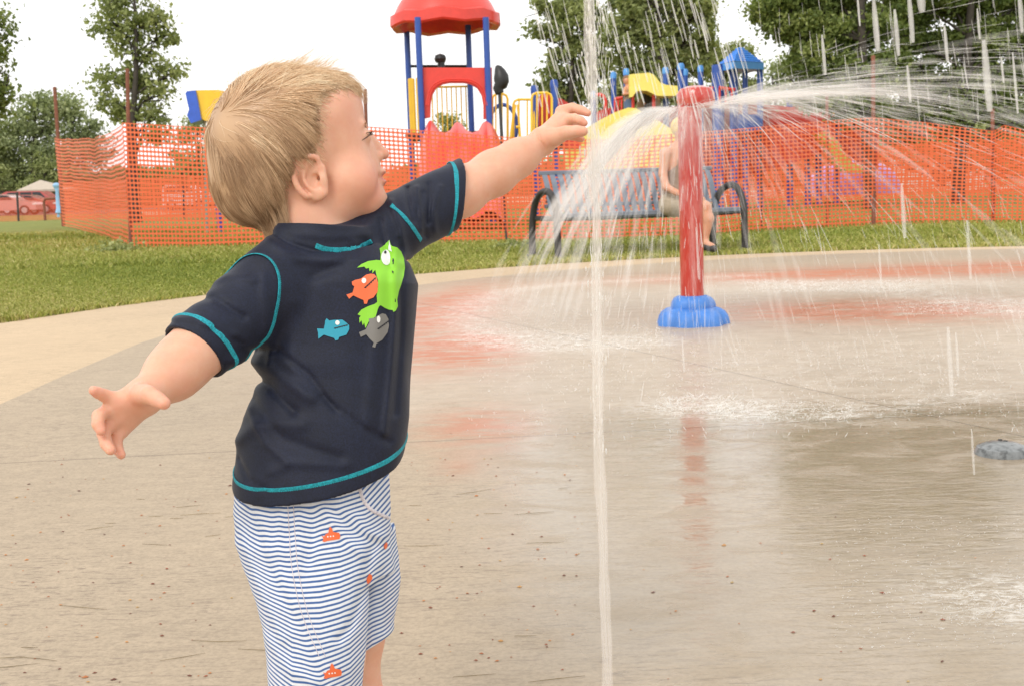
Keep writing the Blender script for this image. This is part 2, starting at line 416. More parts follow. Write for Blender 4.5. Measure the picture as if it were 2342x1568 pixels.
def pad_attrs(v):
    x, y = v[:, 0], v[:, 1]
    left = np.clip((x-(-0.25-0.10*(y-3.0)))/0.45, 0, 1)*np.clip((y-1.1)/0.6+.3*(x-.5), 0.25, 1)
    wet = np.clip(left*1.15+0.18*snoise(np.c_[x, y, x*0], 3, 6, 2.5), 0, 1)
    wet = np.maximum(wet, gauss(v, (0.1, 6.5), 1.2, 2.8)*0.9); wet *= np.clip((8.6-y)/1.6+0.25, 0.22, 1)
    wet = np.where(x > -1.3, wet, wet*0.3)
    st = 1.4*gauss(v, (-0.42, 7.2), 0.30, 1.5, -0.1)+1.2*gauss(v, G(1085, 790), .16, .45, .1)+0.9*gauss(v, (-0.28, 5.2), 0.28, 0.55)+0.8*gauss(v, (-0.12, 3.55), 0.16, 0.30)
    st += 1.5*gauss(v, G(2000, 712), 0.75, 0.50, -0.15)+1.2*gauss(v, G(2250, 615), 2.2, 0.7)+0.5*gauss(v, G(1800, 632), 1.2, 0.35)+0.35*gauss(v, G(1050, 1070), 0.06, 0.12)
    fo = 0.9*gauss(v, G(1230, 778), 0.35, 0.35)+0.8*gauss(v, G(1380, 785), 0.35, 0.25)+1.2*gauss(v, G(1950, 655), 0.9, 0.45)+1.0*gauss(v, G(2300, 700), 0.7, 0.35)
    fo += 0.9*gauss(v, G(1640, 935), 0.20, 0.20)+0.7*gauss(v, G(1850, 945), 0.25, 0.18)+0.35*gauss(v, G(1900, 850), 0.9, 0.8)+0.3*gauss(v, G(1200, 700), 0.4, 0.8)
    fo += 0.9*gauss(v, G(2290, 1370), 0.12, 0.12)
    def ringd(pts, wd):
        Q = [G(*p)[:2] for p in pts]; dd = np.full(len(v), 9.0)
        for a, b2 in zip(Q[:-1], Q[1:]):
            e = b2-a; t = np.clip(((x-a[0])*e[0]+(y-a[1])*e[1])/(e@e), 0, 1); dd = np.minimum(dd, np.hypot(x-a[0]-t*e[0], y-a[1]-t*e[1]))
        return np.exp(-(dd/wd)**2)
    fo = fo+.85*ringd([(1700, 632), (1330, 648), (1150, 668), (1070, 700), (1060, 735), (1110, 775), (1250, 795), (1450, 785)], .16)+.8*ringd([(1700, 645), (1900, 655), (2080, 668), (2250, 695), (2342, 715)], .22)+.5*ringd([(1480, 930), (1650, 945), (1950, 950), (2250, 900)], .10)
    rp = np.hypot(x-.92, y-5.94); churn = np.clip((y-3.5)/.35, 0, 1)*np.clip((3.6-rp)/.8, 0, 1)*np.clip((x+.9)/.5, 0, 1); churn *= .75+.25*snoise(np.c_[x, y, x*0], 4, 5, 2.0)
    wet = wet*(1-.62*churn)
    return {'churn': np.clip(churn, 0, 1), 'wet': wet, 'stain': np.clip(st, 0, 1.2), 'foam': np.clip(fo, 0, 1.1)}
M_pad = concrete('pad_concrete', (0.425, 0.335, 0.235), True)
M_walk = concrete('walk_concrete', (0.56, 0.42, 0.27), False)
m, nt, b = new_mat('lawn'); o = OBJ(nt)
c = RAMP(nt, NOISE(nt, 1.1, 6, 0.7, o), [(0.3, (0.13, 0.165, 0.02)), (0.5, (0.25, 0.26, 0.045)), (0.7, (0.40, 0.35, 0.11))])
c = MIX(nt, 0.5, c, RAMP(nt, NOISE(nt, 40, 5, 0.8, o), [(0.3, (0.07, 0.11, 0.012)), (0.7, (0.31, 0.33, 0.06))]))
c = MIX(nt, MATH(nt, 'MULTIPLY', ATTR(nt, 'dirt'), RAMP(nt, NOISE(nt, 7, 5, 0.7, o), [(0.35, 0.0), (0.6, 1.0)])), c, (0.26, 0.13, 0.065))
nt.links.new(c, b.inputs['Base Color']); b.inputs['Roughness'].default_value = 0.9
BUMP(nt, b, NOISE(nt, 60, 4, 0.7, o), 0.8, 0.03); M_lawn = m
gx = np.r_[-600, -250, -120, -60, -30, np.linspace(-16, 20, 145), 35, 60, 120, 250, 600]
gy = np.r_[-60, -20, np.linspace(-4, 26, 121), 40, 60, 100, 200, 500, 900]
XX, YY = np.meshgrid(gx, gy, indexing='ij'); gv = np.stack([XX, YY, np.zeros_like(XX)-0.008], -1).reshape(-1, 3)
ii, jj = np.meshgrid(np.arange(len(gx)-1), np.arange(len(gy)-1), indexing='ij'); W_ = len(gy)
gf = np.stack([ii*W_+jj, (ii+1)*W_+jj, (ii+1)*W_+jj+1, ii*W_+jj+1], -1).reshape(-1, 4)
rad_ = np.hypot(gv[:, 0]-SC[0], gv[:, 1]-SC[1])
dirt = np.exp(-((rad_-SR)/0.25)**2)+1.2*gauss(gv, G(2280, 540), 1.2, 0.8)
tag(mesh_obj('ground', gv, gf, M_lawn, attrs={'dirt': np.clip(dirt, 0, 1)}), kind='structure')
tag(disc('sidewalk', SC, SR, 0.0, M_walk, 60, 720, None, 0.0012), kind='structure')
tag(disc('splash_pad', PC, PR, 0.004, M_pad, 220, 900, pad_attrs, 0.0004), kind='structure')
# ---------------------------------------------------------------- the child (modelled in the camera's frame in metres, then moved to world)
A_ = np.array
def K(px, py, d): return Cc(px, py, d)
def rr(px, d): return px/FPX*d
psi, th = math.radians(17), math.radians(19)
HF = A_([math.cos(th)*math.cos(psi), math.sin(th), -math.cos(th)*math.sin(psi)])
HU = A_([-math.sin(th)*math.cos(psi), math.cos(th), math.sin(th)*math.sin(psi)])
HS = np.cross(HF, HU); HS = -HS if HS[2] < 0 else HS
HR = np.stack([HF, HU, HS])                      # rows: forward, up, side (toward the camera)
HC = K(652, 318, 1.375)
def hl(f, u, s): return HC+f*HF+u*HU+s*HS
def hm(px, py, s=0.0):
    """head point seen at pixel px,py and lying s metres off the mid plane"""
    d = 1.375
    for _ in range(20):
        p = K(px, py, d); e = (p-HC)@HS-s; d += e/HS[2]*0.9*1.0
    return K(px, py, d)
mirror = lambda P: P-2*((P-HC)@HS)[..., None]*HS if P.ndim > 1 else P-2*((P-HC)@HS)*HS
def both(c): return (c, mirror(c))

EYE = hm(826, 314, 0.024)
def f_skull(p):
    d = s_ell(p, HC, (.086, .080, .069), HR)
    d = smin(d, s_ball(p, hm(754, 250), .0385), .02)
    for c in both(hm(735, 262, .022)): d = smin(d, s_ball(p, c, .036), .02)
    d = smin(d, s_ball(p, hm(580, 428), .041), .03)
    return d
def f_head(p):
    d = f_skull(p)
    d = smin(d, s_ell(p, hm(782, 355), (.033, .056, .047), HR), .018)
    for c in both(hm(799, 416, .0265)): d = smin(d, s_ball(p, c, .0318), .014)      # cheeks
    for c in both(hm(770, 470, .018)): d = smin(d, s_ball(p, c, .027), .016)
    d = smin(d, s_ell(p, hm(831, 398), (.0205, .025, .027), HR), .010)
    d = smin(d, s_ell(p, hm(836, 352), (.0120, .024, .019), HR), .010)              # muzzle
    d = smin(d, s_ball(p, hm(848, 462), .0205), .012)                              # chin
    d = smin(d, s_ell(p, hm(822, 464), (.027, .024, .033), HR), .010)
    for c in both(hm(822, 292, .020)): d = smin(d, s_ell(p, c, (.012, .006, .016), HR), .008)   # brow
    d = smin(d, s_cap(p, hm(843, 312), hm(874, 350), .0052, .0062), .008)            # nose
    d = smin(d, s_ball(p, hm(878, 353), .0062), .004)
    for c in both(hm(866, 359, .0075)): d = smin(d, s_ball(p, c, .0052), .004)
    d = smin(d, s_ell(p, hm(869, 396), (.0075, .0038, .0135), HR), .004)             # lips
    d = smin(d, s_ell(p, hm(871, 418), (.0072, .0042, .0120), HR), .004)
    d = smax(d, -s_cap(p, hm(884, 406, .010), hm(884, 406, -.010), .0022, .0022), .003)
    d = smax(d, -s_ball(p, hm(868, 407, .0185), .0030), .006)
    for e in both(EYE):
        d = smax(d, -s_ball(p, e+HF*.0125+HU*.004, .0105), .008)
        d = smin(d, s_ball(p, e, .0118), .003)
        d = smax(d, -s_ell(p, e+HF*.0120, (.0050, .0034, .0085), HR), .0008)
    d = smin(d, s_cap(p, K(700, 468, 1.372), K(730, 585, 1.372), .036, .038), .014)  # neck
    d = smin(d, s_cap(p, hm(730, 480), hm(690, 540), .034, .036), .02)
    return d
# ear: laid out on the plane of the near side of the head
def ear_frame():
    e = trace(f_head, 708, 412); return e
EO = ear_frame()
ES = HS*0.93-HF*0.36; ES /= np.linalg.norm(ES)       # ear plane normal, rear edge sticking out
EF = HF-ES*(HF@ES); EF /= np.linalg.norm(EF); EU = np.cross(ES, EF); EU = EU if EU@HU > 0 else -EU
def ep(px, py, lift):
    """pixel on ear plane lifted towards the viewer"""
    dirv = Cc(px, py, 1.0); o = EO+ES*lift; t = (o@ES)/(dirv@ES); return dirv*t
ER = np.stack([EF, EU, ES])
_rim = [(731, 381, .003), (724, 362, .007), (706, 356.5, .011), (686, 362, .0125), (673, 378, .0125), (671, 398, .0125), (677, 420, .0115), (689, 439, .010), (702, 450, .0075)]
_rim = spline([ep(*q) for q in _rim], 18)
_anti = spline([ep(*q) for q in [(708, 368, .0065), (699, 381, .0075), (694, 400, .0080), (699, 420, .0078), (712, 434, .0070), (724, 437, .0062)]], 10)
_crus = spline([ep(*q) for q in [(729, 381, .0035), (722, 392, .003), (712, 398, .0015)]], 5)
def f_ear(p):
    d = s_ell(p, ep(704, 408, .0015), (.0215, .0285, .0045), ER)
    d = smax(d, -((p-ep(743, 405, 0))@(-EF)-0.0), .003)
    d = smin(d, s_chain(p, _rim, np.linspace(.0030, .0038, 18), .001), .0025)
    d = smax(d, -s_ell(p, ep(700, 386, .0080), (.0120, .0150, .0052), ER), .0015)      # scapha hollow
    d = smin(d, s_chain(p, _anti, [.0022]*10, .001), .0028)
    d = smax(d, -s_ell(p, ep(719, 409, .0065), (.0070, .0105, .0058), ER), .002)      # concha
    d = smin(d, s_chain(p, _crus, [.0022]*5, .001), .002)
    d = smin(d, s_ell(p, ep(728, 446, .0050), (.0085, .0068, .0038), ER), .004)      # lobe
    d = smin(d, s_ell(p, ep(736, 412, .0035), (.0048, .0075, .0042), ER), .003)      # tragus
    d = smin(d, s_cap(p, ep(738, 384, .002), ep(742, 440, .002), .0035, .0040), .005)
    d = smax(d, -s_ell(p, ep(727, 408, .004), (.0028, .0048, .0060), ER), .001)       # canal
    return d
def f_headear(p):
    d = f_head(p); m = np.linalg.norm(p-EO, axis=1) < .06
    if m.any(): q = d[m]; d = d.copy(); d[m] = smin(q, f_ear(p[m]), .003)
    q2 = mirror(p); m2 = np.linalg.norm(q2-EO, axis=1) < .06
    if m2.any(): e = d[m2]; d[m2] = smin(e, f_ear(q2[m2]), .003)
    return d

# arms and hands --------------------------------------------------
def hand(p, palm, fingers, k=.003, kp=.006):
    d = None
    for a, b, ra, rb in palm:
        e = s_cap(p, a, b, ra, rb); d = e if d is None else smin(d, e, kp)
    for pts, rs in fingers:
        d = smin(d, s_chain(p, pts, rs, .0015), k)
    return d
def FG(lst): return ([K(a, b, c) for a, b, c, r in lst], [rr(r, c) for a, b, c, r in lst])
# near hand, palm open to the viewer
R_PALM = [(K(326, 905, 1.188), K(262, 917, 1.176), rr(34, 1.18), rr(20, 1.18)),
          (K(326, 905, 1.19), K(250, 940, 1.176), rr(34, 1.18), rr(19, 1.18)),
          (K(322, 915, 1.195), K(256, 966, 1.180), rr(34, 1.18), rr(19, 1.18)),
          (K(318, 925, 1.20), K(277, 982, 1.190), rr(34, 1.18), rr(20, 1.18)),
          (K(320, 905, 1.176), K(334, 902, 1.160), rr(24, 1.17), rr(21, 1.16))]
R_FING = [FG([(262, 913, 1.176, 18), (238, 903, 1.168, 15), (224, 897, 1.160, 13.5), (214, 892, 1.154, 11.5)]),
          FG([(248, 938, 1.176, 17), (226, 950, 1.160, 15.5), (224, 969, 1.150, 14), (231, 984, 1.148, 12)]),
          FG([(254, 966, 1.180, 17), (237, 990, 1.166, 15.5), (243, 1014, 1.156, 14), (253, 1028, 1.152, 12.5)]),
          FG([(276, 980, 1.190, 17), (266, 1005, 1.180, 14), (269, 1026, 1.172, 13), (277, 1039, 1.168, 11)]),
          FG([(322, 899, 1.172, 26), (342, 902, 1.152, 21.5), (361, 913, 1.146, 18.5), (375, 921, 1.142, 15.5)])]
def f_rarm(p):
    d = s_chain(p, [K(596, 680, 1.325), K(455, 795, 1.262), K(398, 850, 1.232), K(336, 902, 1.194)], [.030, .0280, .0258, .0184], .02)
    d = smin(d, s_ball(p, K(424, 824, 1.245), .0270), .012)
    d = smin(d, hand(p, R_PALM, R_FING), .010)
    # creases at the wrist and base of the thumb
    d = d+.0032*np.exp(-(s_polyline(p, [K(327, 872, 1.170), K(332, 893, 1.166), K(342, 915, 1.162), K(338, 938, 1.172)])/.0022)**2)
    d = d+.0030*np.exp(-(s_polyline(p, [K(284, 903, 1.155), K(292, 918, 1.153), K(300, 938, 1.158)])/.0020)**2)
    d = d+.0024*np.exp(-(s_polyline(p, [K(252, 950, 1.158), K(268, 948, 1.155), K(286, 955, 1.158), K(296, 975, 1.165)])/.0016)**2)
    return d
L_PALM = [(K(1243, 322, 1.572), K(1287, 262, 1.590), rr(27, 1.58), rr(15, 1.58)),
          (K(1243, 322, 1.572), K(1296, 276, 1.580), rr(27, 1.58), rr(16, 1.58)),
          (K(1243, 322, 1.578), K(1298, 295, 1.585), rr(27, 1.58), rr(15, 1.58)),
          (K(1245, 326, 1.585), K(1292, 308, 1.600), rr(26, 1.58), rr(14, 1.58)),
          (K(1240, 318, 1.566), K(1275, 312, 1.556), rr(25, 1.57), rr(19, 1.56))]
L_FING = [FG([(1284, 256, 1.592, 15), (1309, 247, 1.590, 11.5), (1330, 253, 1.584, 10.5), (1344, 259, 1.580, 8.5)]),
          FG([(1294, 274, 1.578, 14), (1314, 271, 1.566, 11), (1328, 276, 1.562, 10), (1336, 282, 1.562, 8.8)]),
          FG([(1298, 292, 1.590, 13), (1318, 288, 1.588, 10), (1328, 293, 1.586, 9), (1332, 298, 1.586, 8)]),
          FG([(1292, 309, 1.606, 12), (1312, 313, 1.606, 9), (1325, 317, 1.604, 8), (1331, 319, 1.603, 7)]),
          FG([(1268, 314, 1.558, 20), (1294, 304, 1.548, 16), (1318, 301, 1.545, 13.8), (1333, 301, 1.544, 12)])]
def f_larm(p):
    d = s_chain(p, [K(925, 505, 1.435), K(1052, 440, 1.500), K(1130, 396, 1.532), K(1185, 362, 1.552), K(1236, 330, 1.572)], [.027, .0285, .0262, .0218, .0158], .02)
    d = smin(d, hand(p, L_PALM, L_FING), .009)
    d = d+.0026*np.exp(-(s_polyline(p, [K(1228, 300, 1.555), K(1236, 322, 1.552), K(1250, 345, 1.556)])/.0022)**2)
    return d
def f_legs(p):
    d = s_chain(p, [K(735, 1250, 1.345), K(738, 1500, 1.34), K(738, 1640, 1.345), K(735, 1790, 1.372)], [.052, .044, .036, .026], .02)
    e = s_chain(p, [K(800, 1250, 1.40), K(822, 1450, 1.42), K(812, 1600, 1.43), K(798, 1730, 1.45)], [.036, .0265, .030, .022], .02)
    d = np.minimum(d, e)
    for hx, hy, hd in ((735, 1790, 1.372), (798, 1730, 1.45)):
        h = K(hx, hy, hd); wv = (A_([0.0, 0, -CAMH])) @ CAMR           # straight down in camera frame
        dn = wv/np.linalg.norm(wv); fw = A_([0.85, 0, 0.5]); fw = fw-dn*(fw@dn); fw /= np.linalg.norm(fw)
        t = (-CAMH+0.016 - 0)                                            # sole level
        zh = to_world(h)[2]; base = h+dn*(zh-0.022)
        d = smin(d, s_cap(p, h, base, .024, .020), .01)
        d = smin(d, s_cap(p, base, base+fw*.062+dn*.004, .021, .018), .012)
        sd_ = np.cross(fw, dn)
        for q in range(5):
            o = base+fw*(.080-.004*abs(q-1))+sd_*(-.017+.0085*q)+dn*.008
            d = smin(d, s_cap(p, base+fw*.055+sd_*(-.014+.007*q)+dn*.004, o, .011, .0075-.0006*q), .003)
    return d
def f_trunk(p):     # hidden under the clothes: joins head, arms and legs into one body
    d = s_chain(p, [K(730, 560, 1.372), K(745, 700, 1.375), K(745, 950, 1.372), K(760, 1180, 1.375)], [.036, .060, .062, .060], .03)
    d = smin(d, s_cap(p, K(640, 640, 1.335), K(880, 560, 1.42), .036, .034), .02)
    d = smin(d, s_cap(p, K(735, 1200, 1.35), K(800, 1200, 1.40), .050, .040), .02)
    return d
_bodyparts = [(f_headear, K(430, 120, 1.375), K(920, 620, 1.375), .10), (f_rarm, K(190, 620, 1.23), K(680, 1070, 1.23), .12),
              (f_larm, K(880, 200, 1.5), K(1370, 580, 1.5), .13), (f_legs, K(620, 1150, 1.39), K(960, 1950, 1.39), .14), (f_trunk, K(560, 480, 1.375), K(960, 1260, 1.375), .11)]
def f_body(p):
    out = np.full(len(p), 9.0)
    for fn, a, b, dz in _bodyparts:
        lo = np.minimum(a, b)-A_([.02, .02, dz]); hi = np.maximum(a, b)+A_([.02, .02, dz])
        q = np.maximum(np.maximum(lo-p, p-hi), 0); far = np.linalg.norm(q, axis=1); m = far <= 0.0
        if m.any(): out[m] = smin(out[m], fn(p[m]), .008)
        out[~m] = np.minimum(out[~m], far[~m]+.012)
    return out
bl = A_([K(180, 1950, 1.6), K(1380, 110, 1.6), K(180, 110, 1.1), K(1380, 1950, 1.1)]); lo = bl.min(0)-.03; hi = bl.max(0)+.03
bv, bf = mesh_sdf(f_body, lo, hi, .00155, levels=5, smooth=2)
_hd = (bv-HC)@HR.T
# skin pigment: rosy cheeks, lips, ears and finger tips
blush = np.zeros(len(bv))
def gb(c, s): return np.exp(-((np.linalg.norm(bv-c, axis=1)/s)**2))
for c in both(hm(835, 428, .030)): blush += 0.85*gb(c, .026)
blush += .5*gb(hm(888, 354), .009)+.25*gb(hm(790, 260, .03), .03)
for q in _rim[::3]: blush += .16*gb(q, .006)
for q in (R_FING+L_FING): blush += .45*gb(q[0][-1], .008)
blush += .30*gb(K(300, 935, 1.16), .022)
lips = np.zeros(len(bv))
for a, s in ((hm(875, 399), .0060), (hm(877, 417), .0065), (hm(874, 407, .008), .0055)): lips += gb(a, s)+gb(mirror(a), s)*.6
scalp = np.zeros(len(bv))
def skin_mat(name, base=(0.75, 0.445, 0.305)):
    m, nt, b = new_mat(name); o = OBJ(nt)
    c = RAMP(nt, NOISE(nt, 26, 6, 0.7, o), [(0.3, tuple(x*f for x, f in zip(base, (0.95, .82, .78)))), (0.7, tuple(x*f for x, f in zip(base, (1.03, 1.05, 1.06))))])
    c = MIX(nt, MATH(nt, 'MULTIPLY', ATTR(nt, 'blush'), 1.0, clamp=True), c, (0.80, 0.30, 0.215))
    c = MIX(nt, MATH(nt, 'MULTIPLY', ATTR(nt, 'lips'), 1.0, clamp=True), c, (0.62, 0.16, 0.13))
    nt.links.new(c, b.inputs['Base Color']); b.inputs['Subsurface Weight'].default_value = 0.35
    b.inputs['Subsurface Radius'].default_value = (1.0, 0.35, 0.18); b.inputs['Subsurface Scale'].default_value = 0.006
    b.inputs['Roughness'].default_value = 0.50; b.inputs['Specular IOR Level'].default_value = 0.35
    mot = RAMP(nt, NOISE(nt, 75, 6, .75, o), [(.40, 0.0), (.70, .30)]); nt.links.new(MIX(nt, mot, c, (.72, .33, .25)), b.inputs['Base Color'])
    nt.links.new(RAMP(nt, NOISE(nt, 160, 4, .7, o), [(.3, .36), (.7, .58)]), b.inputs['Roughness'])
    BUMP(nt, b, NOISE(nt, 700, 4, 0.65, o), 0.22, 0.0008); return m
M_skin = skin_mat('child_skin')
FOOT = to_world(K(765, 1850, 1.40)); FOOT[2] = 0.004
child = thing('person', 'fair haired toddler in navy swim shirt and striped shorts reaching for the water jet', 'child', FOOT)
mesh_obj('body', to_world(bv), bf, M_skin, child, attrs={'blush': np.clip(blush, 0, 1), 'lips': np.clip(lips, 0, 1)})
# eyes
m, nt, b = new_mat('eye'); o = nt.nodes.new('ShaderNodeTexCoord').outputs['Object']
nt.links.new(RAMP(nt, ATTR(nt, 'r'), [(0.0, (.01, .01, .012)), (0.22, (.012, .012, .015)), (0.26, (.10, .20, .32)), (0.42, (.05, .10, .18)), (0.47, (.75, .72, .68))]), b.inputs['Base Color']); b.inputs['Roughness'].default_value = 0.05
M_eye = m
for e in both(EYE):
    mb = MB(); mb.lathe([(.0108*math.sin(a), .0108*math.cos(a)) for a in np.linspace(0.02, 3.12, 16)], (0, 0, 0), 20)
    v = np.concatenate(mb.v); gd = HF*0.93-HU*0.28; gd /= np.linalg.norm(gd); B1 = np.cross(gd, HU); B1 /= np.linalg.norm(B1); B2 = np.cross(gd, B1)
    vv = v@np.stack([B1, B2, gd])+e; mesh_obj('eye', to_world(vv), mb.f, M_eye, child, attrs={'r': np.hypot(v[:, 0], v[:, 1])/.0108*(v[:, 2] > 0)+(v[:, 2] <= 0)})
    mb = MB()
    for i in range(26):
        a = -1.15+2.3*i/25; up = 1 if i % 3 else -1
        sdir = HS*math.sin(a)*(1 if (e-HC)@HS > 0 else -1)+HF*math.cos(a)
        q0 = e+sdir*.0112+HU*(.0012*up+.0004); q1 = q0+sdir*.0022-HU*.0004*up; q2 = q0+sdir*.0038+HU*(.0006*up)
        mb.tube(to_world(A_([q0, q1, q2])), [.0004, .0003, .0001], 4)
    mb.build('eyelashes', plain('lash', (.05, .03, .02), .6), child, angle=None)

B_body = BVHTree.FromPolygons([Vector(x) for x in bv], [tuple(int(i) for i in q) for q in bf])
def bhit(px, py, lift=.0003):
    d = Vector(Cc(px, py, 1.0)).normalized(); h = B_body.ray_cast(Vector((0, 0, 0)), d)
    if h[0] is None: return None
    n = h[1]; n = -n if n.dot(d) > 0 else n
    return np.array(h[0])+np.array(n)*lift
lash = plain('lash_brown', (.17, .10, .07), .6)
mb = MB(); C = [bhit(x, y, .0004) for x, y in ((827, 322), (831, 319), (835, 316), (839, 313), (843, 310), (846, 308))]; C = [c for c in C if c is not None]
if len(C) > 2: mb.tube(to_world(spline(C, 12)), [.0002]+[.00045]*10+[.0003], 5)
for k, (x, y) in enumerate(((830, 320), (833, 318), (836, 316), (839, 313.5), (842, 311), (845, 309), (847, 308))):
    c = bhit(x, y, .0005)
    if c is not None: mb.tube(to_world(A_([c, c+HF*.003+HU*.0004-HS*.0003, c+HF*.0055+HU*.0022])), [.0003, .00022, .0001], 4)
mb.build('eyelashes', lash, child, angle=None)
# ---------------------------------------------------------------- clothes
SO = FPX/1.37
def opx(p): return CX+p[:, 0]*SO, CY-p[:, 1]*SO
def loft(p, tab, e=2.3):
    """tab rows: y, left, right, depth centre, half depth (pixels at 1.37 m; metres)"""
    T = A_(tab, dtype=float); px, py = opx(p); g = lambda k: np.interp(py, T[:, 0], T[:, k])
    l, r, zc, rz = g(1), g(2), -g(3), g(4); cx = (l+r)/2; rx = (r-l)/2/SO
    q = (np.abs((px-cx)/SO/rx)**e+np.abs((p[:, 2]-zc)/rz)**e)**(1/e)
    d = (q-1)*np.minimum(rx, rz)
    top = (T[0, 0]-py)/SO; bot = (py-T[-1, 0])/SO
    return np.maximum(np.maximum(d, top), bot)
def plane3(a, b, c, toward):
    n = np.cross(b-a, c-a); n /= np.linalg.norm(n)
    if (toward-a)@n < 0: n = -n
    return a, n
def fold(p, pts, wd, amp):
    px, py = opx(p); d = None
    for (ax, ay), (bx, by) in zip(pts[:-1], pts[1:]):
        vx, vy = bx-ax, by-ay; t = np.clip(((px-ax)*vx+(py-ay)*vy)/(vx*vx+vy*vy), 0, 1)
        e = np.hypot(px-ax-t*vx, py-ay-t*vy); d = e if d is None else np.minimum(d, e)
    return amp*np.exp(-(d/wd)**2)
TORSO = [(560, 650, 880, 1.372, .045), (600, 612, 935, 1.372, .060), (650, 592, 955, 1.372, .068), (720, 588, 950, 1.372, .070), (790, 587, 943, 1.370, .071),
         (830, 584, 940, 1.368, .072), (860, 596, 938, 1.367, .072), (900, 583, 937, 1.365, .074), (950, 564, 936, 1.363, .077), (1000, 553, 931, 1.362, .079), (1060, 548, 922, 1.362, .082), (1090, 543, 915, 1.362, .084), (1170, 541, 905, 1.362, .086)]
HEM = plane3(K(543, 1098, 1.36), K(705, 1143, 1.285), K(917, 1020, 1.385), K(700, 1500, 1.36))
CUFR = (K(441, 807, 1.262), None); axr = K(398, 850, 1.225)-K(520, 740, 1.30); axr /= np.linalg.norm(axr)
CUFR = (K(441, 807, 1.262), A_([axr[0], axr[1]*1.05, axr[2]*.62])); CUFR = (CUFR[0], CUFR[1]/np.linalg.norm(CUFR[1]))
axl = K(1130, 396, 1.532)-K(1000, 462, 1.470); axl /= np.linalg.norm(axl)
axl = A_([.97, -.10, -.27]); axl /= np.linalg.norm(axl); CUFL = (K(1047, 447, 1.495), axl)
COL_ = (K(735, 517, 1.372), A_([.02, 1, .05])/np.linalg.norm([.02, 1, .05]))
FOLDS = [([(600, 800), (660, 800), (730, 850), (790, 930)], 8, -.0014), ([(640, 640), (650, 740), (640, 830)], 12, .0014), ([(760, 900), (840, 960), (900, 1000)], 10, -.0013), ([(590, 930), (640, 1000), (690, 1040)], 9, .0014), ([(632, 540), (680, 566), (735, 582), (790, 584), (852, 563)], 6, -.0016), ([(650, 528), (700, 545), (770, 552), (845, 540)], 12, .0010), ([(905, 560), (915, 700), (905, 850), (893, 980)], 9, .0022), ([(925, 620), (922, 760), (912, 940)], 8, -.0014), ([(880, 640), (872, 800), (858, 960)], 16, .0016),
         ([(590, 862), (640, 880), (700, 930)], 12, -.0028), ([(588, 825), (650, 850), (740, 900)], 16, .0022), ([(560, 1000), (620, 960), (720, 960)], 18, .0018),
         ([(600, 910), (680, 990), (800, 1030)], 14, -.0016), ([(890, 455), (915, 520), (925, 580)], 9, .0022), ([(868, 500), (880, 560), (905, 620)], 8, -.0020),
         ([(840, 560), (800, 610), (740, 640)], 16, -.0018), ([(640, 560), (700, 600), (790, 606)], 14, .0018), ([(470, 690), (540, 690), (605, 730)], 10, -.0022),
         ([(450, 730), (520, 735), (590, 770)], 10, .0020), ([(500, 660), (560, 640), (620, 650)], 12, .0016), ([(555, 755), (580, 765), (600, 785)], 8, -.0018), ([(922, 415), (930, 460), (940, 500)], 7, -.0022), ([(945, 412), (955, 470), (960, 520)], 6, .0018), ([(972, 405), (975, 450), (972, 500)], 7, -.0020),
         ([(1000, 410), (985, 470), (990, 520)], 8, .0014), ([(960, 430), (950, 480), (965, 530)], 9, -.0016), ([(570, 1040), (600, 1080), (640, 1095)], 9, -.0012),
         ([(700, 700), (690, 820), (720, 900)], 22, .0012), ([(655, 1060), (700, 1040), (820, 1045)], 12, .0010)]
HOLLOW = [True]
def f_shirt(p):
    d = loft(p, TORSO)
    d = smin(d, s_ball(p, K(628, 640, 1.330), .0370), .022)
    d = smin(d, s_ball(p, K(905, 520, 1.428), .0340), .020)
    d = smin(d, s_cap(p, K(660, 600, 1.345), K(870, 540, 1.405), .036, .034), .02)
    s1 = s_cap(p, K(606, 672, 1.325), K(441, 807, 1.262), .0440, .0365)
    s1 = smin(s1, s_cap(p, K(606, 672, 1.325), K(430, 816, 1.255), .0420, .0368), .004)
    s1 = smax(s1, (p-CUFR[0])@CUFR[1], .0012)
    hol = s_cap(p, K(520, 740, 1.30), K(400, 840, 1.238), .0335, .0338); hol = np.maximum(hol, -((p-K(455, 795, 1.268))@CUFR[1]))
    if HOLLOW[0]: s1 = smax(s1, -hol, .001)
    d = smin(d, s1, .018)
    s2 = s_cap(p, K(905, 515, 1.428), K(1075, 430, 1.508), .0390, .0395)
    s2 = smax(s2, (p-CUFL[0])@CUFL[1], .0012)
    hl_ = s_cap(p, K(985, 470, 1.465), K(1090, 420, 1.515), .0322, .0325); hl_ = np.maximum(hl_, -((p-K(1030, 455, 1.488))@CUFL[1]))
    if HOLLOW[0]: s2 = smax(s2, -hl_, .001)
    d = smin(d, s2, .018)
    cl = s_cap(p, K(742, 600, 1.372), K(736, 500, 1.372), .0590, .0565)
    cl = smax(cl, (p-COL_[0])@COL_[1], .002)
    d = smin(d, cl, .010)
    for f_, w_, a_ in FOLDS: d = d-fold(p, f_, w_*.85, a_*1.7)
    d = d-.0016*snoise(p*A_([1, .7, 1]), 5, 7, 55)-.0006*snoise(p*A_([1, .6, 1]), 6, 8, 130)
    return smax(d, (p-HEM[0])@HEM[1], .0012)
sb = A_([K(340, 1180, 1.2), K(1110, 350, 1.6), K(340, 350, 1.15), K(1110, 1180, 1.6)])
sv, sf = mesh_sdf(f_shirt, sb.min(0)-.04, sb.max(0)+.04, .0017, levels=5, smooth=2, slack=2.0)
